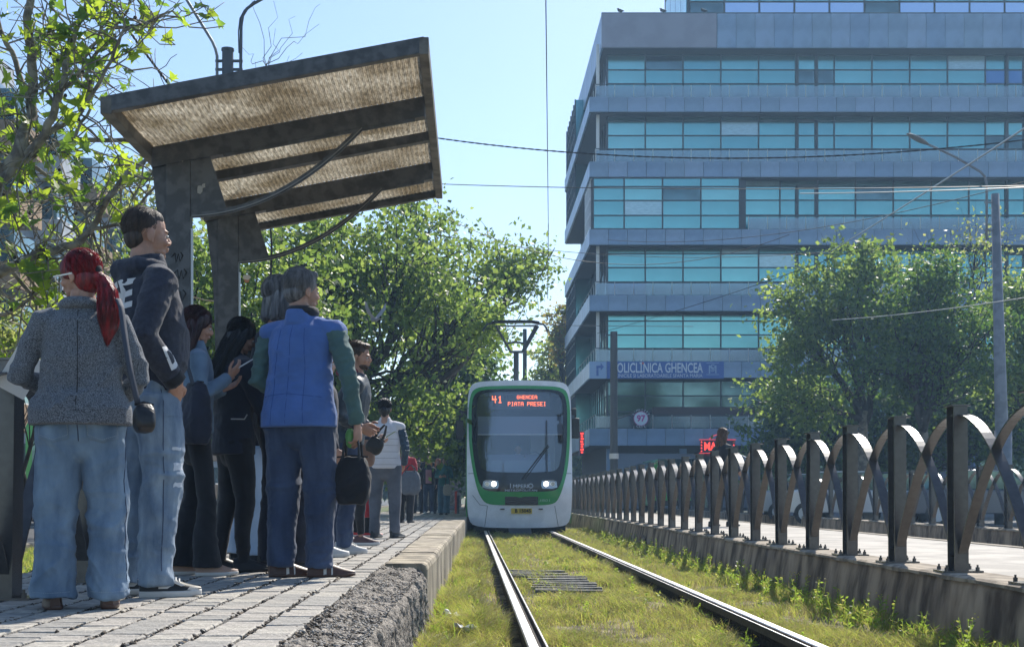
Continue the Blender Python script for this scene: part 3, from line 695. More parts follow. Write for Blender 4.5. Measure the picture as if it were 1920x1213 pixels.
for i, r in rows.items():
    zl = [CAMZ+(931-p)/35.62*sc for p in r]
    if i == 2:
        glaze(XB+.2, 14.15, FY+.06, [CAMZ+(931-p)/35.62 for p in (334,350,376,404,429)], 0, seed=50, off=1.63)
        BB(MB().box(XB+.12, 14.2, FY+.14, YC, zz(430), zz(332)-.1)).build('enclosed_balcony', M_soff, bd)
        glaze(14.5, XE, YC, zl, 0, seed=i)
        piece('pier', 0, (.35, .3, 2.7), M_mull, (14.35, FY+.4, zz(384)))
    else: glaze(XC, XE, YC, zl, 0, dk=(i == 5), seed=i)
    # dark framed balcony doors
    for px in (1512, 1905):
        xd = (px-883)/35.06
        for dx in (-.52, .52): piece('door_frame', 0, (.16, .14, 2.5), M_mull, (xd+dx, YC-.05, zl[1]-1.2))
        piece('door_head', 0, (1.2, .14, .14), M_mull, (xd, YC-.05, zl[1]))
    # side wall glazing
    zl2 = [zl[0], zl[1], zl[2], zl[3], zl[-1]]
    y = YC+.3; k = 0
    while y < YE-1.3:
        for c in range(len(zl2)-1):
            piece('side_pane', ((k+c) % 3 == 0), (.02, 1.2, max(.1, zl2[c]-zl2[c+1]-.06)), M_dkglass if (k+c) % 3 else M_teal[2], (XC, y+.65, (zl2[c]+zl2[c+1])/2))
        piece('mullion', 1, (.10, .07, zl[0]-zl[-1]), M_mull, (XC, y, (zl[0]+zl[-1])/2)); y += 1.3; k += 1
    # projecting glazed bays at the far end of the side
    ya, yb = (69.0, 72.4) if i == 2 else (79.5, 86.5)
    BB(MB().box(XB+.16, XC, ya+.05, yb, zz(tops[i]), zl[0]+.3)).build('side_bay', M_teal[2] if i != 2 else M_panel[0], bd)
    yy = ya
    while yy <= yb+.01: piece('bay_mullion', 0, (.08, .07, zl[0]+.3-zz(tops[i])), M_mull if i != 2 else M_white, (XB+.13, yy, (zl[0]+.3+zz(tops[i]))/2)); yy += (yb-ya)/6
    for z in zl: piece('bay_transom', 0, (.08, yb-ya, .06), M_mull if i != 2 else M_white, (XB+.13, (ya+yb)/2, z))
    piece('corner_post', 0, (.16, .16, 2.6), M_white, (XC-.55, YC-.35, zl[0]-1.2)) if i in (0,1,3,4) else None
# parapet
XP = 6.88; z0, z1 = zz(90), zz(26)
BB(MB().box(XP+.1, XE, FY+.1, YE-2, z0+.02, z1-.05)).build('parapet_core', M_soff, bd)
BB(MB().box(XP, XP+6.05, FY-.02, FY+.09, z0, z1)).build('smooth_parapet_board', mat('parapet_board', (.27,.27,.33), .5, .15, var=.06, scale=1), bd)
x = XP+6.08; k = 0
while x < XE-1:
    piece('parapet_panel', k % 4, (.98, .10, z1-z0), M_panel[(k*3) % 4], (x+.5, FY+.05, (z0+z1)/2)); x += 1.0; k += 1
y = FY+.12; k = 0
while y < YE-2.2: piece('side_parapet_panel', k % 4, (.10, 1.48, z1-z0), M_panel[k % 4], (XP+.05, y+.75, (z0+z1)/2)); y += 1.5; k += 1
piece('roof_edge', 0, (XE-XP, .2, .06), M_mull, ((XE+XP)/2, FY+.1, z1+.03))
# set-back top floor
BB(MB().box(12.5, XE, 75.1, 84, 24, 33)).build('top_floor', M_soff, bd)
for k in range(13):
    for (za, zb, m) in ((26.5, 28.55, M_teal[0]), (28.6, 29.25, M_white if k % 5 else M_dkglass), (29.3, 31.5, M_teal[1])):
        piece('top_pane', (za, m.name), (1.9, .04, zb-za-.05), m if m is not M_white else mat('sky_strip', (.55,.66,.85), .1, .9), (13.6+k*2.02, 75.06, (za+zb)/2))
for k in range(4): piece('top_side_pane', 0, (.04, 1.9, 6), M_teal[2], (12.46, 76.2+k*2, 29.3))
# ground floor: dark shopfronts, piers
for k in range(17):
    x = XC+.1+k*1.95
    piece('shopfront_pane', k % 3, (1.8, .03, 2.9), M_dkglass if k % 3 else mat('shop_poster_wall', (.16,.17,.22), .6), (x+.95, YC, 1.65))
    if k % 2 == 0: piece('ground_pier', 0, (.35, .4, 3.3), M_panel[1], (x, YC-.2, 1.68))
piece('dark_fascia', 0, (12, .12, .75), mat('maroon_fascia', (.05,.03,.035), .6), (15.6, FY+.45, zz(800)+.7))
piece('shop_wall', 0, (4.2, .2, 2.9), mat('pale_shop_wall', (.22,.25,.30), .7), (9.9, YC-.5, 1.6))
st = MB(); pp = []
for k in range(10): a = math.pi/2+k*math.pi/5; r = .75 if k % 2 == 0 else .32; pp.append((13.3+r*math.cos(a), zz(897)+r*math.sin(a)))
BB(st.prism(pp, 'y', YC-.9, YC-.85)).build('wall_star', mat('brown_star', (.03,.02,.02), .8), bd)

# signs on the building: things of their own
M_sblue = mat('sign_blue', (.045,.13,.42), .4); M_swhite = mat('sign_white', (.66,.72,.80), .4); M_spale = mat('sign_pale_blue', (.33,.47,.68), .4)
sg = thing('clinic_sign', 'long blue banner reading POLICLINICA GHENCEA on the balcony band', 'sign', (7.2, FY-.08, zz(695)))
SX = lambda px: (px-883)/35.66
def sbox(x0, x1, z0, z1, y0, y1, m, name, par): 
    L = par.location; return MB().box(x0-L.x, x1-L.x, y0-L.y, y1-L.y, z0-L.z, z1-L.z).build(name, m, par)
sbox(SX(1138), SX(1357), zz(710), zz(678), FY-.10, FY-.01, M_sblue, 'banner', sg)
def stext(t, size, px, py, m, par, y=FY-.112, sx=1, name='lettering', Yd=None, **kw):
    L = par.location; o = text(name, t, size, m, par, (SX(px)-L.x, y-L.y, zz(py)-L.z), sx=sx, extrude=.008, **kw); return o
def fit(o, width):
    w = max(v.co.x for v in o.data.vertices)-min(v.co.x for v in o.data.vertices); o.scale.x = width/w; return o
fit(stext('POLICL\u0130NICA GHENCEA', .72, 1233, 691, M_swhite, sg, bold=.012), 4.72)
sbox(SX(1203.5), SX(1207), zz(683), zz(679.5), FY-.13, FY-.10, mat('sign_red', (.6,.05,.04), .4), 'red_dot', sg)
fit(stext('CLINICILE SI LABORATOARELE SFANTA MARIA', .26, 1233, 705, M_swhite, sg), 4.7)
for (t, dx, dz, s) in (('S', 0, .06, .55), ('M', 0, -.02, .62)):
    o = stext(t, s, 1336, 693, M_spale, sg, name='monogram_letter'); o.location.z += dz
for z_ in (zz(703), zz(681.5)): sbox(SX(1324), SX(1348), z_, z_+.03, FY-.115, FY-.10, M_spale, 'monogram_rule', sg)
ar = thing('arrow_sign', 'pale square sign with a blue right-turn arrow at the building corner', 'sign', (6.3, FY-.08, zz(695)))
sbox(SX(1105), SX(1137), zz(710), zz(678), FY-.10, FY-.01, M_spale, 'board', ar)
L = ar.location
def arr(pts, name): MB().prism([(SX(a)-L.x, zz(b_)-L.z) for a, b_ in pts], 'y', FY-.125-L.y, FY-.102-L.y).build(name, M_sblue, ar)
arr([(1118,705),(1122,705),(1122,693),(1118,693)], 'arrow_stem'); arr([(1118,692.6),(1118,686),(1126,686),(1126,690),(1122,690),(1122,692.6)], 'arrow_bend'); arr([(1126.2,681),(1132,688),(1126.2,695)], 'arrow_head')
rs = thing('round_sign', 'round white and pink shop sign reading VIOLETTE 97 CAFE above the ground floor', 'sign', (SX(1201), FY-.2, zz(785)))
rs.scale = (.84,.84,.84)
MB().tube([(0,.12,0),(0,0,0)], .62, 40).build('dark_disc', mat('navy_disc', (.03,.03,.06), .5), rs)
MB().tube([(0,0,0),(0,-.04,0)], .42, 40).build('white_disc', M_swhite, rs); MB().tube([(.44*math.cos(a), -.03, .44*math.sin(a)) for a in np.linspace(0,6.283,33)], .018, 6).build('ring', mat('sign_magenta', (.5,.05,.3), .4), rs)
text('numeral', '97', .52, mat('sign_magenta', (.5,.05,.3), .4), rs, (0,-.05,0), bold=.02)
def arc_text(s, r, a0, a1, size, m, par, flip=False):
    for i, ch in enumerate(s):
        a = a0+(a1-a0)*(i/(len(s)-1)); o = text('letter', ch, size, m, par, (r*math.cos(a), -.05, r*math.sin(a)), rot=(R(90), 0, 0), extrude=.01)
        o.rotation_euler = Matrix.Rotation(-(a-math.pi/2) if not flip else -(a+math.pi/2), 4, 'Y').to_quaternion().to_matrix().to_4x4().to_euler() if 0 else (Matrix.Rotation(-(a-(math.pi/2 if not flip else -math.pi/2)), 3, 'Y')@Matrix.Rotation(R(90), 3, 'X')).to_euler()
arc_text('VIOLETTE', .53, R(150), R(30), .2, M_swhite, rs); arc_text('CAFE', .53, R(245), R(295), .2, M_swhite, rs, True)
M_led = mat('red_led', (.3,.02,.02), .5, emit=(1,.06,.04), estr=1.3)
M_leddim = mat('red_frame', (.35,.03,.05), .5, emit=(.8,.05,.05), estr=.6)
ls = thing('led_sign', 'red lit sign with stars beginning MA, half hidden behind the woman at the fence', 'sign', (SX(1342), FY-.6, zz(838)))
ls.scale = (.8,.8,.8)
fit(text('lettering', 'MA', .72, M_led, ls, (-.5,-.02,0), bold=.02), .8)
MB().box(-1.15,1.15,.0,.06,-.42,.42).build('backboard', mat('led_back', (.03,.02,.06), .5), ls)
for z_ in (-.45,.43): MB().box(-1.2,1.2,-.03,.07,z_,z_+.05).build('lit_frame', M_leddim, ls)
for x_ in (-1.05,1.05):
    for z_ in (-.3,-.1,.1,.3): 
        pp = [(x_+(.07 if k % 2 == 0 else .03)*math.cos(math.pi/2+k*math.pi/5), z_+(.07 if k % 2 == 0 else .03)*math.sin(math.pi/2+k*math.pi/5)) for k in range(10)]
        MB().prism(pp, 'y', -.03, -.01).build('star', M_led, ls)
MB().tube([(-.55+1.1*i/14, .02, .5+.28*math.sin(math.pi*i/14)) for i in range(15)], .03, 6).build('lit_arch', M_leddim, ls)
vs_ = thing('vertical_led_sign', 'narrow vertical red lit sign beside the tram', 'sign', (SX(1090), 68.0, zz(832)))
MB().box(-.12,.12,0,.5,-.62,.62).build('box', mat('led_back', (.03,.02,.06), .5), vs_)
for k in range(8): MB().box(-.085+(.02 if k % 3 else 0),.085-(.03 if k % 2 else 0),-.014,-.002,.48-k*.14,.57-k*.14).build('lit_segment', M_led, vs_)

# ------------------------------------------------------------ apartment block, far left
M_ab = [mat('apartment_wall', (.33,.36,.40), .9, var=.15, scale=1.5), mat('ochre_balcony', (.36,.23,.12), .85, var=.15, scale=2), mat('pale_balcony', (.45,.48,.52), .8, var=.1, scale=2)]
def block(label, x0, x1, ya, yb, H, side=1, nf=6):
    t = thing('apartment_block', label, 'building', (x1, ya, 0))
    o_ = (x1, ya, 0)
    def W_(b): b.v = [(v[0]-o_[0], v[1]-o_[1], v[2]) for v in b.v]; return b
    W_(MB().box(x0, x1, ya, yb, 0, H)).build('wall', M_ab[0], t); W_(MB().box(x0+.1, x1+.35, ya-.3, yb+.3, H, H+.35)).build('roof', M_panel[3], t)
    W_(MB().box((x0+x1)/2, x1-1, (ya+yb)/2-2, (ya+yb)/2+2, H+.36, H+2.6)).build('lift_room', M_ab[2], t)
    fh = H/nf; y = ya+.8; k = 0; wm = {}
    while y < yb-2.5:
        for f in range(nf):
            z = f*fh+.6
            if k % 2 == 0:
                key = 'bal%d' % ((k//2) % 2)
                if key not in wm: wm[key] = MB().box(0,1.2,0,2.6,0,1.05).mesh('balcony'); wm[key].materials.append(M_ab[1+(k//2) % 2])
                o = bpy.data.objects.new('balcony', wm[key]); COL.objects.link(o); o.parent = t; o.location = (.0, y-ya, z)
                if 'w' not in wm: wm['w'] = MB().box(0,.9,0,2.4,0,1.25).mesh('window'); wm['w'].materials.append(M_dkglass); wm['fr'] = MB().box(.9,.95,-.04,2.44,0,.09).mesh('frame'); wm['fr'].materials.append(M_white)
                w = bpy.data.objects.new('window', wm['w']); COL.objects.link(w); w.parent = t; w.location = (.02, y-ya+.1, z+1.07)
                fr = bpy.data.objects.new('frame', wm['fr']); COL.objects.link(fr); fr.parent = w
            else:
                if 'v' not in wm: wm['v'] = MB().box(0,.06,0,1.5,0,1.5).mesh('window'); wm['v'].materials.append(M_dkglass); wm['s'] = MB().box(0,.14,-.08,1.58,-.1,-.002).mesh('sill'); wm['s'].materials.append(M_white)
                w = bpy.data.objects.new('window', wm['v']); COL.objects.link(w); w.parent = t; w.location = (.0, y-ya+.2, z+.6)
                q = bpy.data.objects.new('sill', wm['s']); COL.objects.link(q); q.parent = w
        y += 3.0 if k % 2 == 0 else 2.3; k += 1
    # end wall windows facing the camera
    for f in range(nf):
        for xx in np.arange(x0+1.5, x1-2, 3.2):
            w = W_(MB().box(xx, xx+1.5, ya-.05, ya, f*fh+1.2, f*fh+2.7)).build('end_window', M_dkglass, t)
block('grey and ochre apartment block with stacked balconies, nearest beyond the left trees', -32, -19, 40, 70, 16.8)
block('farther grey apartment block with stacked balconies, seen past the first one', -34, -19.6, 73, 104, 16.9)

# ------------------------------------------------------------ trees
M_bark = mat('bark', (.10,.085,.07), .9, scale=6, bump=.5, bscale=30, col2=(.24,.21,.17), detail=7)
M_barkd = mat('dark_bark', (.035,.028,.022), .9, var=.4, scale=8, bump=.5)
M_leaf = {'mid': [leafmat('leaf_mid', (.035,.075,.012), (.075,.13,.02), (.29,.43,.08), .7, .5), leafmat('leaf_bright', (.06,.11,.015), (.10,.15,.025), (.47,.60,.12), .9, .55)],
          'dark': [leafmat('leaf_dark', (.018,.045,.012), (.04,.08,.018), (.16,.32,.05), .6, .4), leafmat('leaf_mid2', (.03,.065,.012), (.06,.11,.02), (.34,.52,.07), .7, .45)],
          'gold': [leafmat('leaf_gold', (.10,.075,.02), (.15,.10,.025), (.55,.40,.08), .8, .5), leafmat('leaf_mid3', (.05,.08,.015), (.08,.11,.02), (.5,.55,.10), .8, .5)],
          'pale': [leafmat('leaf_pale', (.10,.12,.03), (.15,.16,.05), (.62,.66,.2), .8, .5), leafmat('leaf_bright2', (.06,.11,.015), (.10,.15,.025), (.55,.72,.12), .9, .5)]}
def leafcloud(P, size, name='leaves', p2=.4, flat=.35):
    """P (N,3) -> one mesh of small pointed leaves"""
    P = np.array(P); n = len(P); d = np.random.normal(size=(n,3)); d[:,2] -= .4; d /= np.linalg.norm(d, axis=1)[:,None]
    u = np.random.normal(size=(n,3)); s = np.cross(d, u); s /= np.linalg.norm(s, axis=1)[:,None]
    L = size*(.6+.8*np.random.rand(n,1)); Wd = L*(.45+.3*np.random.rand(n,1)); nn = np.cross(d, s)
    V = np.stack([P, P+d*L*.45+s*Wd*.5+nn*L*.06, P+d*L, P+d*L*.45-s*Wd*.5+nn*L*.06], 1).reshape(-1,3)
    F = (np.arange(n)[:,None]*4+np.array([[0,1,2,3]])); return fastmesh(name, V, F, (np.random.rand(n) < p2).astype('i'))
def crooked(a, b, n, amp, sag=0):
    a, b = Vector(a), Vector(b); out = []; s = rnd(0, 99); L = (b-a).length
    for i in range(n+1):
        t = i/n; w = math.sin(math.pi*t)
        out.append(a.lerp(b, t)+Vector((noise.noise(Vector((s,t*3,0))), noise.noise(Vector((s,0,t*3))), noise.noise(Vector((0,s,t*3)))+sag))*amp*L*w)
    return out
def tree(label, base, top, lobes, nclump, nleaf, lsize, kind, r=.16, sig=.42, twig=1, name='leafy_tree', cat='tree', group='trees behind the tram stop', bark=None, sparse=False, airy=.35):
    t = thing(name, label, cat, base, 0, group); B = Vector(base)
    T = Vector(top); b = MB(); pts = crooked(B-Vector((0,0,.2)), T, 7, .05)
    b.tube([p-B for p in pts], [r*1.25 if i == 0 else r*(1-.45*i/7) for i in range(8)], 9); b.build('trunk', bark or M_bark, t, True)
    P = []; br = MB(); tot = sum(l[1][0]*l[1][2] for l in lobes)
    for (c, rr) in lobes:
        c = Vector(c); m = max(3, int(nclump*rr[0]*rr[2]/tot))
        limb = crooked(T+Vector((0,0,-.6*rnd(0,1))), c+Vector((0,0,-rr[2]*.3)), 6, .16)
        br.tube([p-B for p in limb], [r*.55*(1-.55*i/6) for i in range(7)], 6)
        for k in range(m):
            d = Vector((random.gauss(0,1), random.gauss(0,1), random.gauss(0,1))).normalized(); q = random.random()**.38
            cc = c+Vector((d.x*rr[0]*q, d.y*rr[1]*q, d.z*rr[2]*q))
            s0 = limb[random.randint(2, 6)]
            tw = crooked(s0, cc, 4, .18, -.05)
            br.tube([p-B for p in tw], [r*.16, r*.13, r*.10, r*.07, r*.04], 4)
            sg_ = sig*rnd(.55,1.25); n_ = int(nleaf*rnd(.5,1.4)*(.5 if q > .85 and airy else 1))
            for j in range(n_):
                P.append((cc.x-B.x+random.gauss(0,sg_), cc.y-B.y+random.gauss(0,sg_), cc.z-B.z+random.gauss(0,sg_*.62)))
            # a shoot that leaves the clump
            if random.random() < airy:
                e = cc+d*rnd(.5,1.3)*sig*2.4+Vector((0,0,rnd(-.4,.2)*sig)); tw = crooked(cc, e, 3, .12); br.tube([p-B for p in tw], [r*.05, r*.04, r*.03, r*.02], 3)
                for j in range(int(nleaf*.22)):
                    p = cc.lerp(e, random.random()); P.append((p.x-B.x+random.gauss(0,.07), p.y-B.y+random.gauss(0,.07), p.z-B.z+random.gauss(0,.07)))
    cr = br.build('branches', bark or M_barkd, t, True)
    stuff(link('crown', leafcloud(P, lsize, 'crown'), M_leaf[kind], t)); return t
def L_(px, py, Y, rx, rz, ry=None): return ((X(px,Y), Y, Z(py,Y)), (rx*Y/2440, (ry or rx)*Y/2440, rz*Y/2440))
G1 = 'trees behind the tram stop'
tree('green tree directly behind the shelter posts, lit leaves against the sky', (X(420,24),24,0), (X(430,24),24,2.6), [L_(430,600,24,110,120), L_(340,520,24,80,110), L_(520,560,24,110,110), L_(470,760,24,130,90), L_(330,700,24,90,90)], 120, 110, .13, 'mid', .17)
tree('broad bright green tree filling the view right of the blue vest man', (X(650,31),31,0), (X(650,31),31,3), [L_(640,520,31,140,130), L_(760,470,31,120,100), L_(700,660,31,160,110), L_(560,470,31,110,80), L_(840,600,31,110,110), L_(790,780,31,120,80), L_(640,800,31,130,70)], 190, 105, .15, 'mid', .26, airy=.7)
tree('tree leaning over the track with thin branches reaching right to the hanging wire', (X(760,38),38,0), (X(800,38),38,4), [L_(790,430,38,60,90), L_(880,520,38,95,85), L_(960,480,38,70,40), L_(845,650,38,85,90), L_(960,525,38,58,38), L_(760,560,38,95,95), L_(1000,500,38,35,30)], 125, 80, .15, 'mid', .24, airy=1)
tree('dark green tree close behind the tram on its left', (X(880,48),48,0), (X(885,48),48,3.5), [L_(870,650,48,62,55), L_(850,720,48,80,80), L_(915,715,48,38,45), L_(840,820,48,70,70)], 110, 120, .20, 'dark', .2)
tree('shaded low tree at the far end of the platform', (X(760,55),55,0), (X(790,55),55,2), [L_(800,800,55,90,70), L_(700,820,55,110,80), L_(860,850,55,50,60), L_(600,850,55,120,70)], 130, 120, .2, 'mid', .2)
tree('green tree with a golden top just left of the office building', (X(1040,91),91,0), (X(1035,91),91,5), [L_(1035,655,91,34,34), L_(1045,715,91,44,45), L_(1010,725,91,22,30)], 60, 60, .3, 'pale', .24)
tree('golden leafed tree against the side of the office building', (X(1056,88),88,0), (X(1054,88),88,7), [L_(1052,600,88,26,30), L_(1058,650,88,28,40)], 34, 60, .3, 'gold', .22)
tree('thin leafed tree between the apartment block and the shelter', (X(240,27),27,0), (X(240,27),27,3.4), [L_(250,420,27,90,110), L_(200,560,27,110,90), L_(310,340,27,70,70), L_(130,650,27,110,60), L_(330,480,27,60,80)], 85, 34, .14, 'pale', .15, airy=.8)
tree('low bright bush at the left picture edge behind the fence post', (X(40,17),17,0), (X(40,17),17,1.2), [L_(20,620,17,80,60), L_(90,680,17,90,50), L_(-40,700,17,90,60)], 60, 90, .075, 'pale', .06, .2, name='leafy_bush', cat='bush')
G2 = 'trees in front of the office building'
tree('bright green tree nearest the middle of the office building front', (X(1610,43),43,0), (X(1620,43),43,3.6), [L_(1580,560,43,95,80), L_(1520,620,43,70,70), L_(1610,520,43,60,50), L_(1660,640,43,80,70), L_(1500,740,43,90,70), L_(1640,490,43,35,30), L_(1485,570,43,40,35)], 115, 125, .17, 'mid', .24, group=G2, airy=.9)
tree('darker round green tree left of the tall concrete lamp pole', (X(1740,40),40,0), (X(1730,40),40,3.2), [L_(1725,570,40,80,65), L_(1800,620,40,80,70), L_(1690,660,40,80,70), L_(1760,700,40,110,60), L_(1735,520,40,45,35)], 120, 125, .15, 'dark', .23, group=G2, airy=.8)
tree('half bare tree with pale new leaves above the darker round tree', (X(1790,50),50,0), (X(1785,50),50,5.5), [L_(1760,500,50,70,50), L_(1830,450,50,55,45), L_(1870,520,50,50,60), L_(1700,520,50,50,40)], 90, 16, .15, 'pale', .16, group=G2, airy=1)
tree('green tree right of the tall concrete lamp pole at the picture edge', (X(1960,42),42,0), (X(1960,42),42,3), [L_(1930,600,42,80,75), L_(1900,560,42,55,60), L_(1980,680,42,100,90), L_(1900,720,42,80,70)], 110, 120, .16, 'mid', .2, group=G2)
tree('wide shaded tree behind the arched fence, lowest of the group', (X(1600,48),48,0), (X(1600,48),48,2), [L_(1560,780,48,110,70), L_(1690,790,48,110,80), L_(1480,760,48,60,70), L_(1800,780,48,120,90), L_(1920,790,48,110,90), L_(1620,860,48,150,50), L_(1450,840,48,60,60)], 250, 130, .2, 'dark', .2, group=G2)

# far tree masses closing the horizon
P = []
for i in range(60000):
    a = random.random(); x = -110+a*107; h = 5+3.5*noise.noise(Vector((x*.12,3,1)))+2*noise.noise(Vector((x*.5,3,1)))
    P.append((x, 118+rnd(-3,3), rnd(.2, 1)*max(1.5, h)))
o = stuff(link('far_trees', leafcloud(P, .7, 'far'), M_leaf['dark'])); tag(o, 'far row of dark green trees along the left horizon', 'trees')
P = [(rnd(-4,12), 98+rnd(-2,2), rnd(.2,1)*(6+2*math.sin(i*.37))) for i in range(14000)]
P = [(x, y+12, z) for x, y, z in P]
o = stuff(link('far_trees', leafcloud(P, .6, 'far'), M_leaf['mid'])); tag(o, 'far green trees closing the view beyond the tram', 'trees')

# ------------------------------------------------------------ plane tree, near left
pt = thing('plane_tree', 'sparse plane tree with large lobed leaves and hanging seed balls at upper left', 'tree', (-7.4, 11.6, 0))
PO = Vector((-7.4, 11.6, 0)); random.seed(11)
def pv(px, py, Y=11.2): return Vector((X(px,Y), Y, Z(py,Y)))-PO
MB().tube([(0,0,-.1),(.1,0,1),(.5,-.1,2),(1.3,-.2,2.7),pv(-150,470)], [.21,.18,.17,.13,.10], 12).build('trunk', M_bark, pt, True)
limbs = [([(-150,470),(-70,410),(-10,350),(30,290),(58,215),(62,120),(52,30),(72,-60)], .075, .03, 11.2),
         ([(-10,350),(40,300),(85,255),(112,180),(128,100),(160,20),(175,-60)], .045, .02, 11.0),
         ([(-70,410),(-20,350),(30,300),(75,285),(140,262),(230,264),(300,262)], .04, .014, 11.5),
         ([(-150,520),(-40,525),(20,505),(70,478),(140,458),(175,425),(205,370),(235,325),(285,292)], .05, .016, 10.8),
         ([(62,210),(30,120),(-5,40),(-20,-40)], .03, .015, 11.6), ([(85,255),(150,215),(200,130),(230,60),(300,30)], .022, .008, 11.0),
         ([(170,430),(230,420),(290,350),(320,270)], .018, .007, 10.9), ([(20,505),(70,570),(60,640),(20,700)], .018, .008, 10.8), ([(40,300),(90,330),(150,380),(190,480),(240,520)], .02, .007, 11.3),
         ([(-60,600),(10,590),(60,560),(110,500),(160,470)], .022, .008, 10.9), ([(110,180),(190,90),(240,20),(260,-40)], .018, .008, 11.2), ([(140,262),(170,200),(160,110),(200,40)], .016, .007, 11.4)]
lb = MB(); tips = []
for pts_, r0, r1, Y in limbs:
    q = [pv(a, b_, Y+.15*math.sin(i*1.7)) for i, (a, b_) in enumerate(pts_)]
    # refine
    fine = []
    for i in range(len(q)-1):
        for k in range(4):
            t = k/4; fine.append(q[i].lerp(q[i+1], t)+Vector((rnd(-1,1), rnd(-1,1), rnd(-1,1)))*.012)
    fine.append(q[-1]); n_ = len(fine)
    lb.tube(fine, [r0+(r1-r0)*i/(n_-1) for i in range(n_)], 7)
    for i in range(3, n_):
        for _ in range(2):
            if random.random() < .62:
                d = Vector((rnd(-1,1), rnd(-.7,.7), rnd(-.8,1))).normalized(); L = rnd(.3,.95); e = fine[i]+d*L; tw = crooked(fine[i], e, 5, .22)
                lb.tube(tw, [.009,.008,.007,.006,.005,.004], 4); tips += tw[2:]
                for _ in range(2):
                    s = random.choice(tw[1:]); e2 = s+Vector((rnd(-1,1), rnd(-.7,.7), rnd(-.6,1))).normalized()*rnd(.15,.5); t2 = crooked(s, e2, 3, .2); lb.tube(t2, [.005,.0045,.004,.003], 3); tips += t2[1:]
lb.build('branches', mat('plane_bark', (.13,.11,.085), .85, scale=9, bump=.3, col2=(.30,.27,.21)), pt, True)
def lobed(sz, k):
    rr = random.Random(k); b = MB(); out = []
    prof = [(0,-.15),(.16,-.12),(.50,-.22),(.36,.05),(.62,.22),(.30,.30),(.26,.42),(0,.85),(-.26,.42),(-.30,.30),(-.62,.22),(-.36,.05),(-.50,-.22),(-.16,-.12)]
    pts = [(x*sz*rr.uniform(.85,1.15), y*sz*rr.uniform(.85,1.15), sz*(.12*abs(x)*rr.uniform(-1,2)-.18*y*y)) for x, y in prof]
    b.add([(0,.1*sz,.02*sz)]+pts, [(0, 1+i, 1+(i+1) % len(pts)) for i in range(len(pts))])
    b.tube([(0,-.15*sz,0),(0,-.5*sz,.1*sz)], .0018, 3); me = b.mesh('leaf'); return me
M_pl = [leafmat('plane_leaf_a', (.045,.09,.012), (.08,.13,.02), (.62,.80,.06), 3, .58), leafmat('plane_leaf_b', (.03,.07,.012), (.06,.10,.02), (.34,.55,.06), 3, .5)]
LM = []
for k in range(8):
    me = lobed(rnd(.085,.15), k); me.materials.append(M_pl[0 if k % 3 else 1]); LM.append(me)
random.shuffle(tips); cnt = 0; V = []; F = []; MI = []
for p in tips[:470]:
    for _ in range(1 if random.random() < .6 else 2):
        loc = p+Vector((rnd(-1,1), rnd(-1,1), rnd(-1,.4)))*.06; eu = (rnd(-1.3,1.3)+R(60), rnd(-.9,.9), rnd(0,6.28)); me = LM[random.randrange(8)]
        w = loc+PO; px = 883+2440*w.x/w.y; py = 931-2440*(w.z-CAMZ)/w.y
        if cnt < 300 and -10 < px < 400 and -10 < py < 720:
            o = bpy.data.objects.new('leaf', me); COL.objects.link(o); o.parent = pt; o.location = loc; o.rotation_euler = eu; cnt += 1
        else:
            from mathutils import Euler
            M4 = Matrix.Translation(loc)@Euler(eu).to_matrix().to_4x4(); n0 = len(V); V += [tuple(M4@v.co) for v in me.vertices]; F += [tuple(i+n0 for i in q.vertices) for q in me.polygons]; MI += [0 if me.materials[0] == M_pl[0] else 1]*len(me.polygons)
me = bpy.data.meshes.new('leaves'); me.from_pydata(V, [], F); me.polygons.foreach_set('material_index', MI); stuff(link('remaining_leaves', me, M_pl, pt))
sbm = MB().ell((0,0,0), (.016,.016,.016), 8, 6).mesh('ball'); sbm.materials.append(M_barkd)
for p in tips[620:690]:
    o = bpy.data.objects.new('seed_ball', sbm); COL.objects.link(o); o.parent = pt; o.location = p-Vector((0,0,rnd(.05,.1)))
# thin bare twigs above the canopy (a sapling behind the shelter)
bt = thing('bare_sapling', 'thin leafless twigs standing up behind the shelter canopy', 'tree', (X(500,20),20,0)); b = MB()
stem = crooked((0,0,0), (0,0,Z(120,20)), 8, .02); b.tube(stem, [.03,.028,.025,.022,.02,.016,.012,.009,.006], 5)
for k in range(26):
    s = stem[random.randint(6,8)]+Vector((0,0,-rnd(0,.6))); e = s+Vector((rnd(-.55,.9), rnd(-.5,.5), rnd(-.1,1.2))); tw = crooked(s, e, 6, .35); b.tube(tw, [.007,.006,.005,.005,.004,.003,.003], 3)
b.build('trunk', M_barkd, bt)

# ------------------------------------------------------------ poles and lamps
M_pole = mat('grey_pole', (.20,.21,.23), .6, .2, var=.15, scale=4); M_poled = mat('dark_pole', (.06,.07,.085), .6, .2)
p = thing('lamp_post', 'grey post with two bent pipe arms rising behind the shelter canopy', 'street lamp', (X(427,24), 24, 0), 0)
MB().tube([(0,0,0),(0,0,Z(95,24))], [.14,.105], 14).build('pole', M_poled, p); MB().tube([(0,0,Z(96,24)),(0,0,Z(92,24))], .12, 14).build('pole_cap', M_poled, p)
q = lambda px, py: (X(px,24)-X(427,24), -.0, Z(py,24))
MB().tube([q(407,180),q(407,105),q(404,92),q(398,78),q(350,0),q(320,-50)], .028, 8).build('lamp_arm', M_pole, p)
MB().tube([q(451,165),q(452,50),q(455,30),q(463,17),q(475,8),q(500,-6),q(560,-30)], .03, 8).build('lamp_arm', M_poled, p)
MB().tube([q(448,100),q(447,60),q(450,35),q(458,20),q(478,2)], .012, 5).build('lamp_cable', M_poled, p)
for py in (115, 131): MB().strip([q(404,py), q(455,py)], (0,.05,0), .04).build('bracket', M_poled, p)
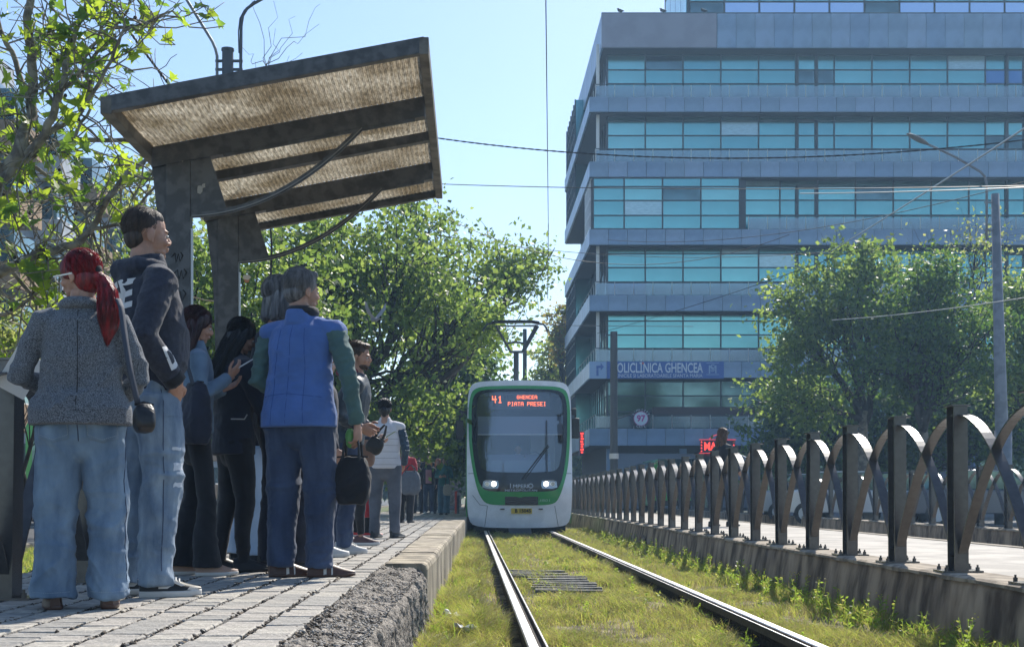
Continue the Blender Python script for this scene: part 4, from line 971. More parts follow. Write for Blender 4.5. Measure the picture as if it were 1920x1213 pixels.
p = thing('lamp_post', 'tall pale concrete lamp post with long arm, right of the building front', 'street lamp', (X(1881,36), 36, 0), 0)
q = lambda px, py: (X(px,36)-X(1881,36), 0, Z(py,36))
MB().tube([(0,0,0), q(1878,800), q(1866,364)], [.20,.175,.105], 16).build('pole', M_pole, p, True); MB().tube([(0,0,0),(0,0,2.6)], .23, 16).build('base_sleeve', M_pole, p, True)
MB().tube([q(1850,450),q(1850,345),q(1847,332),q(1838,322),q(1790,294),q(1738,270)], .035, 8).build('lamp_arm', M_pole, p, True)
for py in (380, 432): MB().strip([q(1846,py), q(1870,py)], (0,.06,0), .04).build('bracket', M_pole, p)
a, c = Vector(q(1742,272)), Vector(q(1700,251)); rings = []
for i in range(9):
    t = i/8; cpt = a.lerp(c, t); w = [.04,.10,.14,.16,.165,.16,.14,.10,.03][i]; h = w*.42
    rings.append([cpt+Vector((0, w*math.cos(s), h*math.sin(s)*(1 if math.sin(s) > 0 else .6))) for s in np.linspace(0, 6.283, 13)[:-1]])
MB().loft(rings).build('lamp_head', M_pole, p, True)
p = thing('catenary_pole', 'dark steel pole in front of the clinic banner', 'pole', (X(1151,42), 42, .2)); MB().tube([(0,0,0),(0,0,Z(622,42)-.2)], [.13,.115], 14).build('shaft', M_poled, p); MB().box(-.16,.16,-.16,.16,0,.5).build('footing', M_conc, p)
MB().strip([(-.1,0,3.0),(1.0,0,3.4)], (0,.04,0), .04).build('bracket', M_poled, p); MB().tube([(0,0,Z(860,42)-.2),(0,0,Z(850,42)-.2)], .15, 12).build('collar', M_chrome, p)
p = thing('catenary_pole', 'dark steel pole just behind the raised pantograph', 'pole', (X(984,60), 60, -.2)); MB().tube([(0,0,0),(0,0,Z(617,60)+.2)], [.11,.09], 12).build('shaft', M_poled, p)

# ------------------------------------------------------------ overhead wires
M_wire = mat('wire', (.03,.03,.035), .5, .3); M_wirel = mat('light_wire', (.45,.45,.44), .4, .5)
def wire(label, a, ya, b_, yb, sag, r, m=M_wire, n=24, name='overhead_wire', twist=False):
    A, B_ = Vector((X(a[0],ya), ya, Z(a[1],ya))), Vector((X(b_[0],yb), yb, Z(b_[1],yb))); P_ = []
    for i in range(n+1):
        t = i/n; v = A.lerp(B_, t); v.z -= sag*4*t*(1-t); P_.append(v)
    mb = MB()
    if twist:
        for ph in (0, math.pi):
            Q = []; N2 = n*6; 
            for i in range(N2+1):
                t = i/N2; v = A.lerp(B_, t); v.z -= sag*4*t*(1-t); v.z += r*1.1*math.sin(t*twist+ph); v.y += r*1.1*math.cos(t*twist+ph); Q.append(v)
            mb.tube(Q, r, 4)
    else: mb.tube(P_, r, 5)
    o = mb.build(name, m); return tag(o, label, 'wire')
wire('vertical looking contact wire running along the track towards the tram', (1022,-120), 11.0, (1028,420), 23, 0, .006)
wire('end of the contact wire meeting the pantograph from upper right', (1028,420), 23.001, (1027,560), 28, 0, .008)
wire('thin diagonal wire dropping to the pantograph', (1040,465), 27, (952,635), 31, 0, .009)
wire('thick twisted cable crossing in front of the upper windows', (700,240), 30, (1960,258), 26, .55, .0095, twist=260)
wire('pale span wire crossing the fourth storey', (700,340), 33, (1960,348), 22, .12, .010)
wire('bright span wire shining at the right picture edge', (1500,363), 24, (1960,350), 18, .02, .010, M_wirel)
wire('thick pale stay wire rising to the right picture edge', (1560,470), 40, (1960,215), 20, .03, .018, M_wirel)
wire('thin wire crossing from the trees to the building corner', (840,410), 35, (1480,440), 34, 1.0, .009)
wire('lower thin wire crossing from the trees to the building corner', (820,440), 36, (1560,472), 34, .35, .008)
wire('low pale wire in front of the right trees', (1560,600), 34, (1960,552), 24, .06, .009, M_wirel)
wire('thin wire from the building front down to the left', (1140,450), 44, (1960,330), 26, .5, .009)
wire('faint wire crossing in front of the clinic floor', (1120,625), 44, (1600,470), 33, .1, .009)
wire('wire above the pantograph running to the building', (960,608), 50, (1300,612), 50, .02, .011)
wire('dark twisted cable slanting behind the plane tree leaves', (180,-30), 14, (345,195), 14, .02, .010, twist=120)
# ------------------------------------------------------------ tram
TY = 29.3; TX = 1.105; S_ = 2440/TY
def tx(px): return (px-975)/S_
def tz(py): return CAMZ+(931-py)/S_
tr = thing('tram', 'green and white route 41 tram with lit display and headlights coming down the track', 'tram', (TX, TY, 0))
M_tg = mat('tram_green', (.03,.30,.07), .28, var=.05, scale=2, coat=.4); M_tw = mat('tram_white', (.80,.81,.83), .3, var=.06, scale=3, coat=.3); M_tk = mat('tram_black_mask', (.008,.010,.016), .12)
M_ws = glass('windscreen', (.78,.86,.92), .10, .03, .04, (.02,.03,.05))
def fy(x, z):                                  # depth of the front skin
    return .22*(abs(x)/1.2)**2.6+.05*abs(x)+max(0, z-1.0)*.10+max(0, .9-z)*.12
def rrect(pts, n=144):
    """closed smooth loop through px outline points (Chaikin)"""
    P_ = [Vector((tx(a), tz(b_))) for a, b_ in pts]
    for _ in range(3):
        Q = []
        for i in range(len(P_)): a, b_ = P_[i], P_[(i+1) % len(P_)]; Q += [a.lerp(b_, .2), a.lerp(b_, .8)]
        P_ = Q
    # resample by angle about the centre
    c = Vector((0, tz(845))); out = []
    for k in range(n):
        a = 2*math.pi*k/n; d = Vector((math.cos(a), math.sin(a))); best = None
        for i in range(len(P_)):
            p, q = P_[i]-c, P_[(i+1) % len(P_)]-c; e = q-p; den = d.x*e.y-d.y*e.x
            if abs(den) < 1e-9: continue
            t = (p.x*e.y-p.y*e.x)/den; u = (p.x*d.y-p.y*d.x)/den
            if t > 0 and -1e-6 <= u <= 1+1e-6 and (best is None or t < best): best = t
        out.append(c+d*(best or .5))
    return out
outer = rrect([(876,790),(877,738),(884,716),(905,712),(975,711),(1045,712),(1066,716),(1073,738),(1074,790),(1075,880),(1074,960),(1068,984),(1040,989),(975,990),(910,989),(882,984),(876,960),(875,880)])
green = rrect([(878,760),(884,730),(900,722),(975,721),(1050,722),(1066,730),(1072,760),(1071,830),(1066,880),(1054,922),(1044,942),(1028,946.5),(975,947),(924,946.5),(908,942),(896,922),(886,880),(879,830)])
black = rrect([(884,762),(888,738),(902,728),(975,727),(1048,728),(1062,738),(1066,762),(1065,830),(1061,870),(1054,902),(1046,917),(1034,921),(975,922),(918,921),(906,917),(897,902),(890,870),(885,830)])
def skin(loopA, loopB, m, name, off=0, k=3, par=tr):
    rings = []
    for j in range(k+1):
        t = j/k; rings.append([((a.lerp(b_, t)).x, fy(*(a.lerp(b_, t)))+off, (a.lerp(b_, t)).y) for a, b_ in zip(loopA, loopB)])
    return MB().loft(rings, True, False).build(name, m, par, True)
skin(outer, green, M_tw, 'front_panel', 0, 5); skin(green, black, M_tg, 'green_surround', -.012, 2)
sidew = [Vector((p.x, p.y)) for p in outer]
b = MB(); b.loft([[(p.x, fy(p.x,p.y), p.y) for p in outer], [(p.x, fy(p.x,p.y)+.25, p.y) for p in outer], [(p.x, .8, p.y) for p in outer], [(p.x, 24, p.y) for p in outer]], True, False); b.build('body', M_tw, tr, True)
MB().add([(p.x, 24.001, p.y) for p in outer], [tuple(range(len(outer)))]).build('rear_wall', M_tw, tr)
# lower mask under the windscreen and glass above it
cut = tz(886)
inner = rrect([(893,762),(896,742),(908,733),(975,732),(1042,733),(1054,742),(1058,762),(1057,830),(1053,860),(1048,878),(1035,884),(975,886),(915,884),(902,878),(897,860),(893,830)])
skin(black, inner, M_tk, 'black_mask', -.006, 4)
def fill(loop, m, name, off, lo=None, hi=None, k=14):
    c = Vector((0, tz(845))); rings = []; b = MB()
    for j in range(k): t = j/k; rings.append([((a.lerp(c, t)).x, fy(*(a.lerp(c, t)))+off, (a.lerp(c, t)).y) for a in loop])
    b.loft(rings, True, False); n = len(loop); b.add(rings[-1], [tuple(range(n))]); return b.build(name, m, tr, True)
fill(inner, M_ws, 'windscreen', .004)
# destination display
M_dot = mat('display_led', (.3,.05,.01), .5, emit=(1,.16,.04), estr=2.4); M_disp = mat('display_box', (.012,.016,.03), .4)
FONT = {'4':['10010','10010','10010','11111','00010','00010','00010'],'1':['00100','01100','00100','00100','00100','00100','01110'],
'G':['01110','10001','10000','10111','10001','10001','01110'],'H':['10001','10001','10001','11111','10001','10001','10001'],'E':['11111','10000','10000','11110','10000','10000','11111'],
'N':['10001','11001','10101','10101','10011','10001','10001'],'C':['01110','10001','10000','10000','10000','10001','01110'],'A':['01110','10001','10001','11111','10001','10001','10001'],
'P':['11110','10001','10001','11110','10000','10000','10000'],'I':['01110','00100','00100','00100','00100','00100','01110'],'T':['11111','00100','00100','00100','00100','00100','00100'],
'R':['11110','10001','10001','11110','10100','10010','10001'],'S':['01111','10000','10000','01110','00001','00001','11110'],' ':['00000']*7}
MB().box(tx(918),tx(1034),.30,.40,tz(766),tz(735)).build('display_box', M_disp, tr)
def led(s, x0, z1, pitch, name, bold=.86):
    b = MB(); x = x0
    for ch in s:
        g_ = FONT[ch]
        for r_ in range(7):
            for c_ in range(5):
                if g_[r_][c_] == '1': b.box(x+c_*pitch, x+c_*pitch+pitch*bold, .285, .299, z1-(r_+1)*pitch*1.08, z1-r_*pitch*1.08-pitch*.15)
        x += pitch*6
    return b.build(name, M_dot, tr)
led('41', tx(923), tz(740), .0215, 'route_number', .95); led('GHENCEA', tx(970), tz(739), .0112, 'destination_line', .95); led('PIATA PRESEI', tx(953), tz(751.5), .0122, 'destination_line', .95)
# interior of the cab
M_cab = mat('cab_grey', (.20,.24,.30), .7); M_cabd = mat('cab_dark', (.10,.12,.16), .8)
MB().box(-1.08,1.08,2.2,2.25,.5,3.2).build('cab_rear_wall', M_cabd, tr); MB().box(tx(1003),tx(1052),2.12,2.18,tz(880),tz(790)).build('cab_door', mat('cab_door', (.62,.64,.66), .6), tr)
MB().box(-.95,1.0,.5,.52,tz(812),tz(778)).build('sun_blind', mat('sun_blind', (.30,.36,.48), .7), tr); MB().box(-.95,1.0,.49,.53,tz(813.5),tz(811.5)).build('blind_rod', M_tw, tr)
b = MB(); b.prism([(.55,tz(884)),(.50,tz(862)),(.75,tz(850)),(1.1,tz(848)),(1.2,tz(884))], 'x', -.75, .72); b.build('dashboard', mat('dashboard', (.30,.38,.52), .6), tr)
b = MB(); b.tube([(.33+.2*math.cos(a)*1.0, .62, tz(856)+.12*math.sin(a)) for a in np.linspace(0, 3.14, 14)], .016, 6); b.build('grab_rail', M_cabd, tr)
# driver
dr = thing('person', 'tram driver in a white shirt sitting behind the windscreen', 'person', (TX+tx(975), TY+1.25, tz(884)), 0)
M_skin = mat('skin', (.42,.235,.165), .55, var=.12, scale=14, bump=.12, bscale=160); M_skin.node_tree.nodes['Principled BSDF'].inputs['Subsurface Weight'].default_value = .12; M_skin.node_tree.nodes['Principled BSDF'].inputs['Subsurface Scale'].default_value = .02; M_shirt = mat('white_shirt', (.82,.84,.88), .8)
b = MB(); b.tube([(0,0,-.1),(0,0,.15),(0,-.01,.34),(0,0,.40)], [(.20,.13),(.22,.13),(.19,.10),(.08,.07)], 16, up=(1,0,0), dome=True)
for s_ in (-1,1): b.tube([(s_*.19,0,.33),(s_*.27,-.08,.12),(s_*.20,-.34,.08)], [.062,.055,.04], 10, dome=True)
def remesh(mb, vox, it=3, name='r'):
    me = mb.mesh(name); o = bpy.data.objects.new(name, me); COL.objects.link(o)
    m1 = o.modifiers.new('r', 'REMESH'); m1.mode = 'VOXEL'; m1.voxel_size = vox; m1.use_smooth_shade = True
    if it: m2 = o.modifiers.new('s', 'SMOOTH'); m2.iterations = it; m2.factor = .5
    bpy.context.view_layer.update(); me2 = bpy.data.meshes.new_from_object(o.evaluated_get(bpy.context.evaluated_depsgraph_get())); bpy.data.objects.remove(o); bpy.data.meshes.remove(me); return me2
link('shirt', remesh(b, .015), M_shirt, dr, True)
b = MB(); b.tube([(0,0,.36),(0,0,.46)], [.055,.052], 10); b.ell((0,0,.55), (.075,.09,.11)); b.ell((0,-.09,.53), (.014,.02,.022)); b.ell((0,-.035,.475), (.045,.05,.04))
for s_ in (-1,1): b.ell((s_*.077,.01,.54), (.012,.02,.032)); b.ell((s_*.19,-.38,.085), (.04,.06,.03))
link('body', remesh(b, .008), M_skin, dr, True)
b = MB(); b.ell((0,.02,.585), (.082,.092,.10)); link('hair', b.mesh('hair'), mat('grey_hair', (.12,.11,.10), .6), dr, True)
MB().box(-.26,.26,.16,.24,-.2,.62).build('driver_seat', M_cabd, tr, bevel=.03)
# lights
M_head = mat('headlight_lit', (.8,.8,.8), .2, emit=(1,.97,.88), estr=7); M_lens = mat('lamp_lens', (.35,.38,.42), .1, .6)
for s_, c in ((-1, 920), (1, 1030)):
    def hx(px): return tx(px)
    z0 = tz(907); xm = tx(c); 
    pts_ = [(-15.5,6.5),(-14,-5),(-8,-8),(14,-6),(15.5,3),(13,8.5),(-4,9)]; pts_ = [((-a if s_ > 0 else a), b_) for a, b_ in pts_]
    P_ = [(xm+a/S_, z0-b_/S_) for a, b_ in pts_]
    if s_ > 0: P_ = P_[::-1]
    h = MB().loft([[(x, fy(x,z)-.03, z) for x, z in P_], [(x, fy(x,z)+.05, z) for x, z in P_]]).build('headlight', M_lens, tr)
    for (dx, r_, m) in ((6*-s_, 4.6, M_head), (-7*-s_, 3.6, M_lens)):
        xx = xm+dx/S_; y_ = fy(xx,z0)-.034; MB().tube([(xx,y_+.01,z0),(xx,y_-.006,z0)], r_/S_, 16).build('lamp_bulb', m, h)
        MB().tube([(xx+r_/S_*1.15*math.cos(a), y_-.006, z0+r_/S_*1.15*math.sin(a)) for a in np.linspace(0,6.283,21)], .006, 5).build('lamp_ring', M_chrome, h)
# writing
def ft(t, size, px, py, m, w=None, name='lettering', **kw):
    x, z = tx(px), tz(py); o = text(name, t, size, m, tr, (x, fy(x,z)-.03, z), extrude=.003, **kw)
    if w: fit(o, w/S_)
    return o
M_let = mat('silver_lettering', (.62,.66,.74), .4)
ft('I', .15, 957, 911, M_let, name='initial_letter'); ft('MPERI', .115, 976, 911.5, M_let, 28); ft('O', .15, 995, 911, M_let, name='final_letter'); ft('METROPOLITAN', .066, 977, 919.3, M_let, 60, spacing=1.1)
ft('3801', .085, 1022, 938, mat('pale_green_number', (.35,.55,.38), .5), 20, name='fleet_number')
x0, z0 = tx(978), tz(957.5); pl = MB().box(tx(958.5),tx(997.5),fy(x0,z0)-.03,fy(x0,z0)+.02,tz(962.5),tz(952.5)).build('number_plate', mat('plate_yellow', (.62,.42,.03), .5), tr)
o = text('plate_text', 'B 15045', .11, M_dark, tr, (x0+.03, fy(x0,z0)-.034, z0), extrude=.002, bold=.004); fit(o, 30/S_)
MB().box(tx(947),tx(1009),fy(0,tz(939))-.02,fy(0,tz(939))+.02,tz(946.5),tz(930.5)).build('coupler_flap', mat('flap_black', (.02,.02,.022), .6), tr, bevel=.008)
for k in range(4): MB().box(tx(949),tx(1007),fy(0,tz(939))-.024,fy(0,tz(939))-.019,tz(943.5-k*3.4),tz(942.3-k*3.4)).build('flap_rib', M_tk, tr)
M_seam = mat('panel_seam', (.12,.12,.13), .7)
def seam(pts_, name='panel_seam'): MB().tube([(tx(a), fy(tx(a),tz(b_))-.002, tz(b_)) for a, b_ in pts_], .006, 4).build(name, M_seam, tr)
seam([(914,948),(912,965),(909,987)]); seam([(1041,948),(1044,965),(1048,987)]); seam([(878,887),(884,887),(888,887)]); seam([(1062,887),(1068,887),(1073,887)]); seam([(886,928),(900,946),(914,948)])
for px in (942, 1014): MB().box(tx(px-4),tx(px+4),fy(0,tz(954))-.012,fy(0,tz(954))+.02,tz(955),tz(953)).build('tow_slot', M_tk, tr)
for px in (944, 1007): MB().tube([(tx(px), fy(tx(px),tz(893))-.03, tz(893)), (tx(px), fy(tx(px),tz(893)), tz(893))], .012, 8).build('washer_jet', M_tk, tr)
# wiper
def ww(a, b_, r_, name): MB().tube([(tx(a[0]), fy(tx(a[0]),tz(a[1]))-.05, tz(a[1])), (tx(b_[0]), fy(tx(b_[0]),tz(b_[1]))-.06, tz(b_[1]))], r_, 6).build(name, M_black, tr)
ww((978,899), (1028,834), .014, 'wiper_arm'); ww((984,899), (1030,836), .010, 'wiper_arm'); ww((1026,787), (1026,886), .012, 'wiper_blade')
# mirrors
for (px, zt, zb_, xr) in ((862, 788, 824, 875), (1079, 784, 822, 1073)):
    x0 = tx(px); mb = MB(); mb.cbox((x0, -.05, (tz(zt)+tz(zb_))/2), (.17, .12, (zb_-zt)/S_)); m_ = mb.build('mirror', M_black, tr, bevel=.03)
    MB().tube([(x0,-.02,tz(zt)),(x0+.0,-.02,tz(zt-16)),(tx(xr),.2,tz(zt-17))], .022, 8).build('mirror_arm', M_black, m_); MB().cbox((x0+(.02 if px < 900 else -.04), -.03, tz(zt-12)), (.11,.1,.15)).build('upper_mirror', M_black, m_, bevel=.02)
# side windows, doors, skirts for the flanks
for s_ in (-1, 1):
    for k in range(7): MB().box(s_*1.192, s_*1.212, 2.0+k*3.1, 4.7+k*3.1, 1.15, 2.55).build('side_window', M_dkglass, tr)
    for k in (0,3,6): 
        for j in (0,1): MB().box(s_*1.198, s_*1.222, 1.0+k*3.1+j*.62, 1.58+k*3.1+j*.62, .3, 2.6).build('door_leaf', M_tg, tr)
    MB().box(s_*1.19, s_*1.207, .7, 23.9, .16, .55).build('side_skirt', M_tg, tr)
MB().box(-1.05,1.05,.35,23.5,-.13,.3).build('underframe_shade', M_dark, tr)  # underframe as a near-black box, carried down to paint the shade below it
for yy in (2.2, 4.0, 12, 14, 21):
    for xx in (-.72,.72): MB().tube([(xx-.05,yy,.29),(xx+.05,yy,.29)], .285, 20).build('wheel', M_rust, tr)
# roof gear and pantograph
MB().box(tx(927),tx(1016),1.3,4.5,3.36,tz(711)+.05).build('roof_unit', M_tw, tr, bevel=.02); MB().box(-.8,.8,6,9,3.36,3.7).build('roof_unit', M_tw, tr, bevel=.03)
pg = thing  # pantograph belongs to the tram
PY = .75
MB().tube([(tx(970),PY,3.3),(tx(970),PY,tz(654))], .06, 10).build('pantograph_mast', M_poled, tr)
MB().box(tx(958),tx(985),PY-.08,PY+.08,tz(655),tz(651)).build('pantograph_joint', M_poled, tr, bevel=.01)
for a, c in (((959,652),(930,603)), ((982,652),(1008,603)), ((986,650),(1012,604))): MB().tube([(tx(a[0]),PY,tz(a[1])),(tx(c[0]),PY-.1,tz(c[1]))], .030, 7).build('pantograph_arm', M_poled, tr)
MB().tube([(tx(952+i*34/8),PY,tz(637-2.5*math.sin(math.pi*i/8))) for i in range(9)], .026, 6).build('cross_tie', M_poled, tr)
MB().strip([(tx(922),PY-.1,tz(598.5)),(tx(935),PY-.1,tz(596)),(tx(1000),PY-.1,tz(596)),(tx(1014),PY-.1,tz(598.5))], (0,.10,0), .068).build('contact_strip', M_black, tr)
MB().tube([(tx(925),PY+.15,tz(601.5)),(tx(1012),PY+.15,tz(601.5))], .022, 6).build('rear_strip', M_pole, tr)
for s_, c in ((-1,924),(1,1012)): MB().tube([(tx(c),PY-.1,tz(599)),(tx(c+s_*10),PY-.1,tz(601)),(tx(c+s_*15),PY-.1,tz(607)),(tx(c+s_*18),PY-.1,tz(614))], .024, 6).build('pantograph_horn', M_poled, tr)

# ------------------------------------------------------------ vehicles
def car(label, loc, rz, col, L=4.3, Wd=1.75, H=1.45, name='parked_car'):
    t = thing(name, label, 'car', loc, rz, 'cars beyond the fences'); m = mat('car_paint_%d' % (int(col[0]*99)+int(col[2]*999)), col, .25, .3, coat=.5)
    # side profile (y along the car), lofted across the width
    low = [(-L/2,.35),(-L/2,.7),(-L/2+.25,.88),(-L*.24,.96),(L*.36,.98),(L/2-.05,.9),(L/2,.6),(L/2,.32)]
    b = MB(); 
    def ring(x, k): return [(x, y*k, z if z < .5 else .5+(z-.5)*(1 if k > .99 else .94)) for y, z in low]
    b.loft([ring(-Wd/2,.965), ring(-Wd/2+.12,1), ring(Wd/2-.12,1), ring(Wd/2,.965)]); b.build('body', m, t, bevel=.03)
    cab = [(-L*.24,.95),(-L*.08,H-.06),(L*.02,H),(L*.22,H-.02),(L*.36,.96)]
    b = MB(); b.loft([[(x*kx, y, z) for y, z in cab] for x, kx in ((-Wd/2+.08,1),(-Wd/2+.2,1),(Wd/2-.2,1),(Wd/2-.08,1))]); b.build('cabin_glass', M_dkglass, t, bevel=.02)
    b = MB(); b.box(-Wd/2+.22, Wd/2-.22, -L*.05, L*.23, H-.015, H+.02); b.build('roof', m, t, bevel=.01)
    for sx in (-1,1):
        for sy in (-1,1):
            w = MB().tube([(sx*(Wd/2-.19),sy*L*.31,.31),(sx*(Wd/2+.005),sy*L*.31,.31)], .31, 20).build('wheel', M_black, t); MB().tube([(sx*(Wd/2+.006),sy*L*.31,.31),(sx*(Wd/2+.016),sy*L*.31,.31)], .19, 14).build('rim', M_chrome, w)
        MB().box(sx*Wd*.33-.18, sx*Wd*.33+.18, -L/2-.015, -L/2+.06, .62, .76).build('headlight', M_lens, t); MB().box(sx*Wd*.36-.16, sx*Wd*.36+.16, L/2-.06, L/2+.012, .66, .82).build('tail_light', mat('tail_red', (.4,.01,.01), .3), t)
        MB().box(sx*(Wd/2+.02), sx*(Wd/2+.18), -L*.17, -L*.13, .95, 1.08).build('mirror', m, t)
    MB().box(-.26,.26,-L/2-.02,-L/2+.0,.42,.53).build('number_plate', M_white, t); return t
car('white car behind the second arched fence, nearest the middle', (X(1615,36),36,0), R(62), (.62,.64,.66)); car('dark blue car behind the second arched fence, right of the white one', (X(1720,37),37,0), R(75), (.03,.04,.08))
car('silver car behind the second arched fence, left of the white one', (X(1540,40),40,0), R(80), (.35,.37,.4)); car('grey car seen low at the right picture edge behind the fences', (X(1860,34),34,0), R(70), (.12,.13,.15))
car('white car on the left road beside the green bus', (-14.6,44,0), 0, (.6,.62,.64))
def bus(label, loc, rz, L=9, Wd=2.5, H=2.95, col=(.05,.42,.05), name='green_bus'):
    t = thing(name, label, 'bus', loc, rz); m = mat('bus_green', col, .3, coat=.4)
    pr = [(-Wd/2,.35),(-Wd/2,H-.3),(-Wd/2+.1,H-.08),(-Wd/2+.3,H),(Wd/2-.3,H),(Wd/2-.1,H-.08),(Wd/2,H-.3),(Wd/2,.35)]
    MB().prism(pr, 'y', -L/2, L/2).build('body', m, t, bevel=.06)
    for s_ in (-1,1):
        for k in range(5): MB().box(s_*Wd/2-.01*s_, s_*(Wd/2+.012), -L/2+.6+k*1.65, -L/2+2.1+k*1.65, 1.35, 2.4).build('side_window', M_dkglass, t)
        for yy in (-L*.3, L*.3): MB().tube([(s_*(Wd/2-.25),yy,.45),(s_*(Wd/2+.01),yy,.45)], .45, 20).build('wheel', M_black, t)
        for yy in (-1,1): MB().box(s_*Wd*.40-.09, s_*Wd*.40+.09, yy*(L/2+.0)-.03, yy*(L/2)+.03, .9, 1.35).build('tail_light' if yy < 0 else 'headlight', mat('tail_red2', (.5,.02,.02), .3, emit=(1,.05,.03), estr=.5) if yy < 0 else M_lens, t)
    for yy in (-1,1): MB().box(-Wd/2+.2, Wd/2-.2, yy*L/2-.015, yy*L/2+.015, 1.35, 2.5).build('end_window', M_dkglass, t); MB().box(-Wd/2+.05, Wd/2-.05, yy*(L/2)-.06, yy*(L/2)+.06, .36, .6).build('bumper', M_dark, t)
    return t
bus('bright green bus with red tail light on the left road', (X(45,35)+1.27, 39.5, 0), 0)
bus('small green bus partly hidden by the arched fence in front of the office building', (X(1222,60)+1.15, 62, 0), 0, 5, 2.3, 2.5, name='green_minibus')
# red post and small post at the far end of the platform
for (px, m, h, lab) in ((855, mat('red_post', (.55,.05,.03), .5), .62, 'short red post at the far end of the platform'), (859, M_poled, .5, 'short dark post beside the red post at the far end of the platform')):
    o = MB().tube([(0,0,0),(0,0,h)], .035, 8).build('bollard', m); o.location = (X(px,36), 36, PZ); tag(o, lab, 'bollard')
# concrete wall at the end
o = MB().box(-3.2,-.5,66,66.3,-.2,1.6).build('far_wall', M_capc); tag(o, 'pale concrete wall at the far end of the platform', 'wall')
# ------------------------------------------------------------ people
random.seed(21)
def cloth(name, c, var=.15, scale=6, rough=.85, weave=260, bump=.25, c2=None, stretch=None, sheen=.15):
    if name in _m: return _m[name]
    m = mat(name, c, rough, var=var, scale=scale, bump=bump, bscale=weave, col2=c2, detail=7, stretch=stretch, vlo=.28 if stretch else .35, vhi=.74 if stretch else .65)
    m.node_tree.nodes['Principled BSDF'].inputs['Sheen Weight'].default_value = sheen; return m
M_tweed = cloth('grey_tweed', (.030,.034,.044), scale=230, c2=(.23,.255,.29), weave=220, bump=.5)
M_den_l = cloth('light_denim', (.07,.125,.21), .22, 13, c2=(.22,.315,.42), stretch=(1,1,.4)); M_den_m = cloth('washed_denim', (.085,.14,.225), scale=13, c2=(.34,.43,.52), stretch=(1,1,.4))
M_den_d = cloth('dark_denim', (.014,.026,.065), scale=9, c2=(.06,.09,.165), stretch=(1,1,.4)); M_den_p = cloth('pale_denim', (.30,.42,.58), scale=4, c2=(.45,.56,.70)); M_den_g = cloth('grey_denim', (.06,.07,.09), scale=5, c2=(.12,.13,.16))
M_hood = cloth('navy_hoodie', (.022,.026,.045), .25, 60, bump=.3); M_navy = cloth('navy_cloth', (.015,.018,.035), .3, 8); M_blk = cloth('black_cloth', (.010,.010,.014), .3, 10)
M_vest = cloth('blue_vest', (.07,.15,.40), .13, 7, bump=.3); M_green = cloth('grey_green_sleeve', (.065,.13,.125), .15, 9); M_wv = cloth('white_quilted', (.58,.58,.62), .07, 5)
M_teal_c = cloth('teal_cloth', (.02,.14,.15), .2, 8); M_red = cloth('red_cloth', (.42,.02,.03), .15, 8); M_pink = cloth('pink_cloth', (.42,.20,.24), .1, 8)
def hairmat(name, c, c2, rough=.38):
    m = mat(name, c, rough, col2=c2, scale=7, stretch=(9,9,.9), bump=.5, bscale=16, detail=6, vlo=.35, vhi=.65, spec=.6)
    nt = m.node_tree; t = nt.nodes.new('ShaderNodeBsdfTranslucent'); t.inputs[0].default_value = (*[min(1, q*1.8) for q in c2], 1); ms = nt.nodes.new('ShaderNodeMixShader'); ms.inputs[0].default_value = .2; b = nt.nodes['Principled BSDF']; out = nt.nodes['Material Output']; nt.links.new(b.outputs[0], ms.inputs[1]); nt.links.new(t.outputs[0], ms.inputs[2]); nt.links.new(ms.outputs[0], out.inputs[0]); return m
H_red = hairmat('red_hair', (.045,.004,.006), (.36,.016,.022)); H_blk = hairmat('black_hair', (.006,.005,.006), (.02,.016,.016)); H_brn = hairmat('brown_hair', (.03,.015,.009), (.10,.05,.025))
H_gry = hairmat('grey_hair_strands', (.05,.05,.052), (.26,.25,.25), .5); H_drk = hairmat('dark_short_hair', (.022,.015,.012), (.085,.058,.045), .6); H_aub = hairmat('auburn_hair', (.02,.006,.007), (.07,.018,.018)); H_bln = hairmat('blonde_hair', (.30,.17,.07), (.55,.36,.16)); H_salt = hairmat('salt_hair', (.05,.05,.055), (.30,.29,.29), .5)
M_sole = mat('white_sole', (.62,.60,.57), .6); M_shoeb = mat('black_shoe', (.012,.012,.014), .5); M_shoebr = mat('brown_leather', (.08,.035,.022), .45, var=.2, scale=12)
M_beige = mat('beige_shoe', (.42,.27,.20), .6); M_shoew = mat('white_shoe', (.55,.55,.54), .5); M_shoer = mat('red_shoe', (.55,.03,.03), .5); M_lea = mat('black_leather', (.014,.013,.014), .42, bump=.2, bscale=80)
def nz(a, b, c): return noise.noise(Vector((a, b, c)))
def wrinkle(me, amp, fr=(5,5,9), seed=0, wz=None, fine=.25):
    n = len(me.vertices); co = np.empty(n*3, 'f'); no = np.empty(n*3, 'f'); me.vertices.foreach_get('co', co); me.vertex_normals.foreach_get('vector', no)
    co = co.reshape(-1,3); no = no.reshape(-1,3); d = np.empty(n)
    for i in range(n):
        x, y, z = co[i]; w = nz(x*3+seed, y*3, z*3)*.6
        a = 1-abs(nz(x*fr[0]+w, y*fr[1]+seed, z*fr[2]+w*2)*2); b_ = 1-abs(nz(x*fr[0]*1.9+seed*2+w, y*fr[1]*1.9, z*fr[2]*1.8+w*3)*2)
        d[i] = (a*a-.45)+.5*(b_*b_-.45)+fine*nz(x*40, y*40, z*40)
        if wz: d[i] *= wz(z)
    co += no*(d*amp)[:,None]; me.vertices.foreach_set('co', co.ravel()); me.update(); return me
def rotz(p, a): return Vector((p[0]*math.cos(a)-p[1]*math.sin(a), p[0]*math.sin(a)+p[1]*math.cos(a), p[2]))
def xf(b, M): b.v = [tuple(M@Vector(v)) for v in b.v]; return b
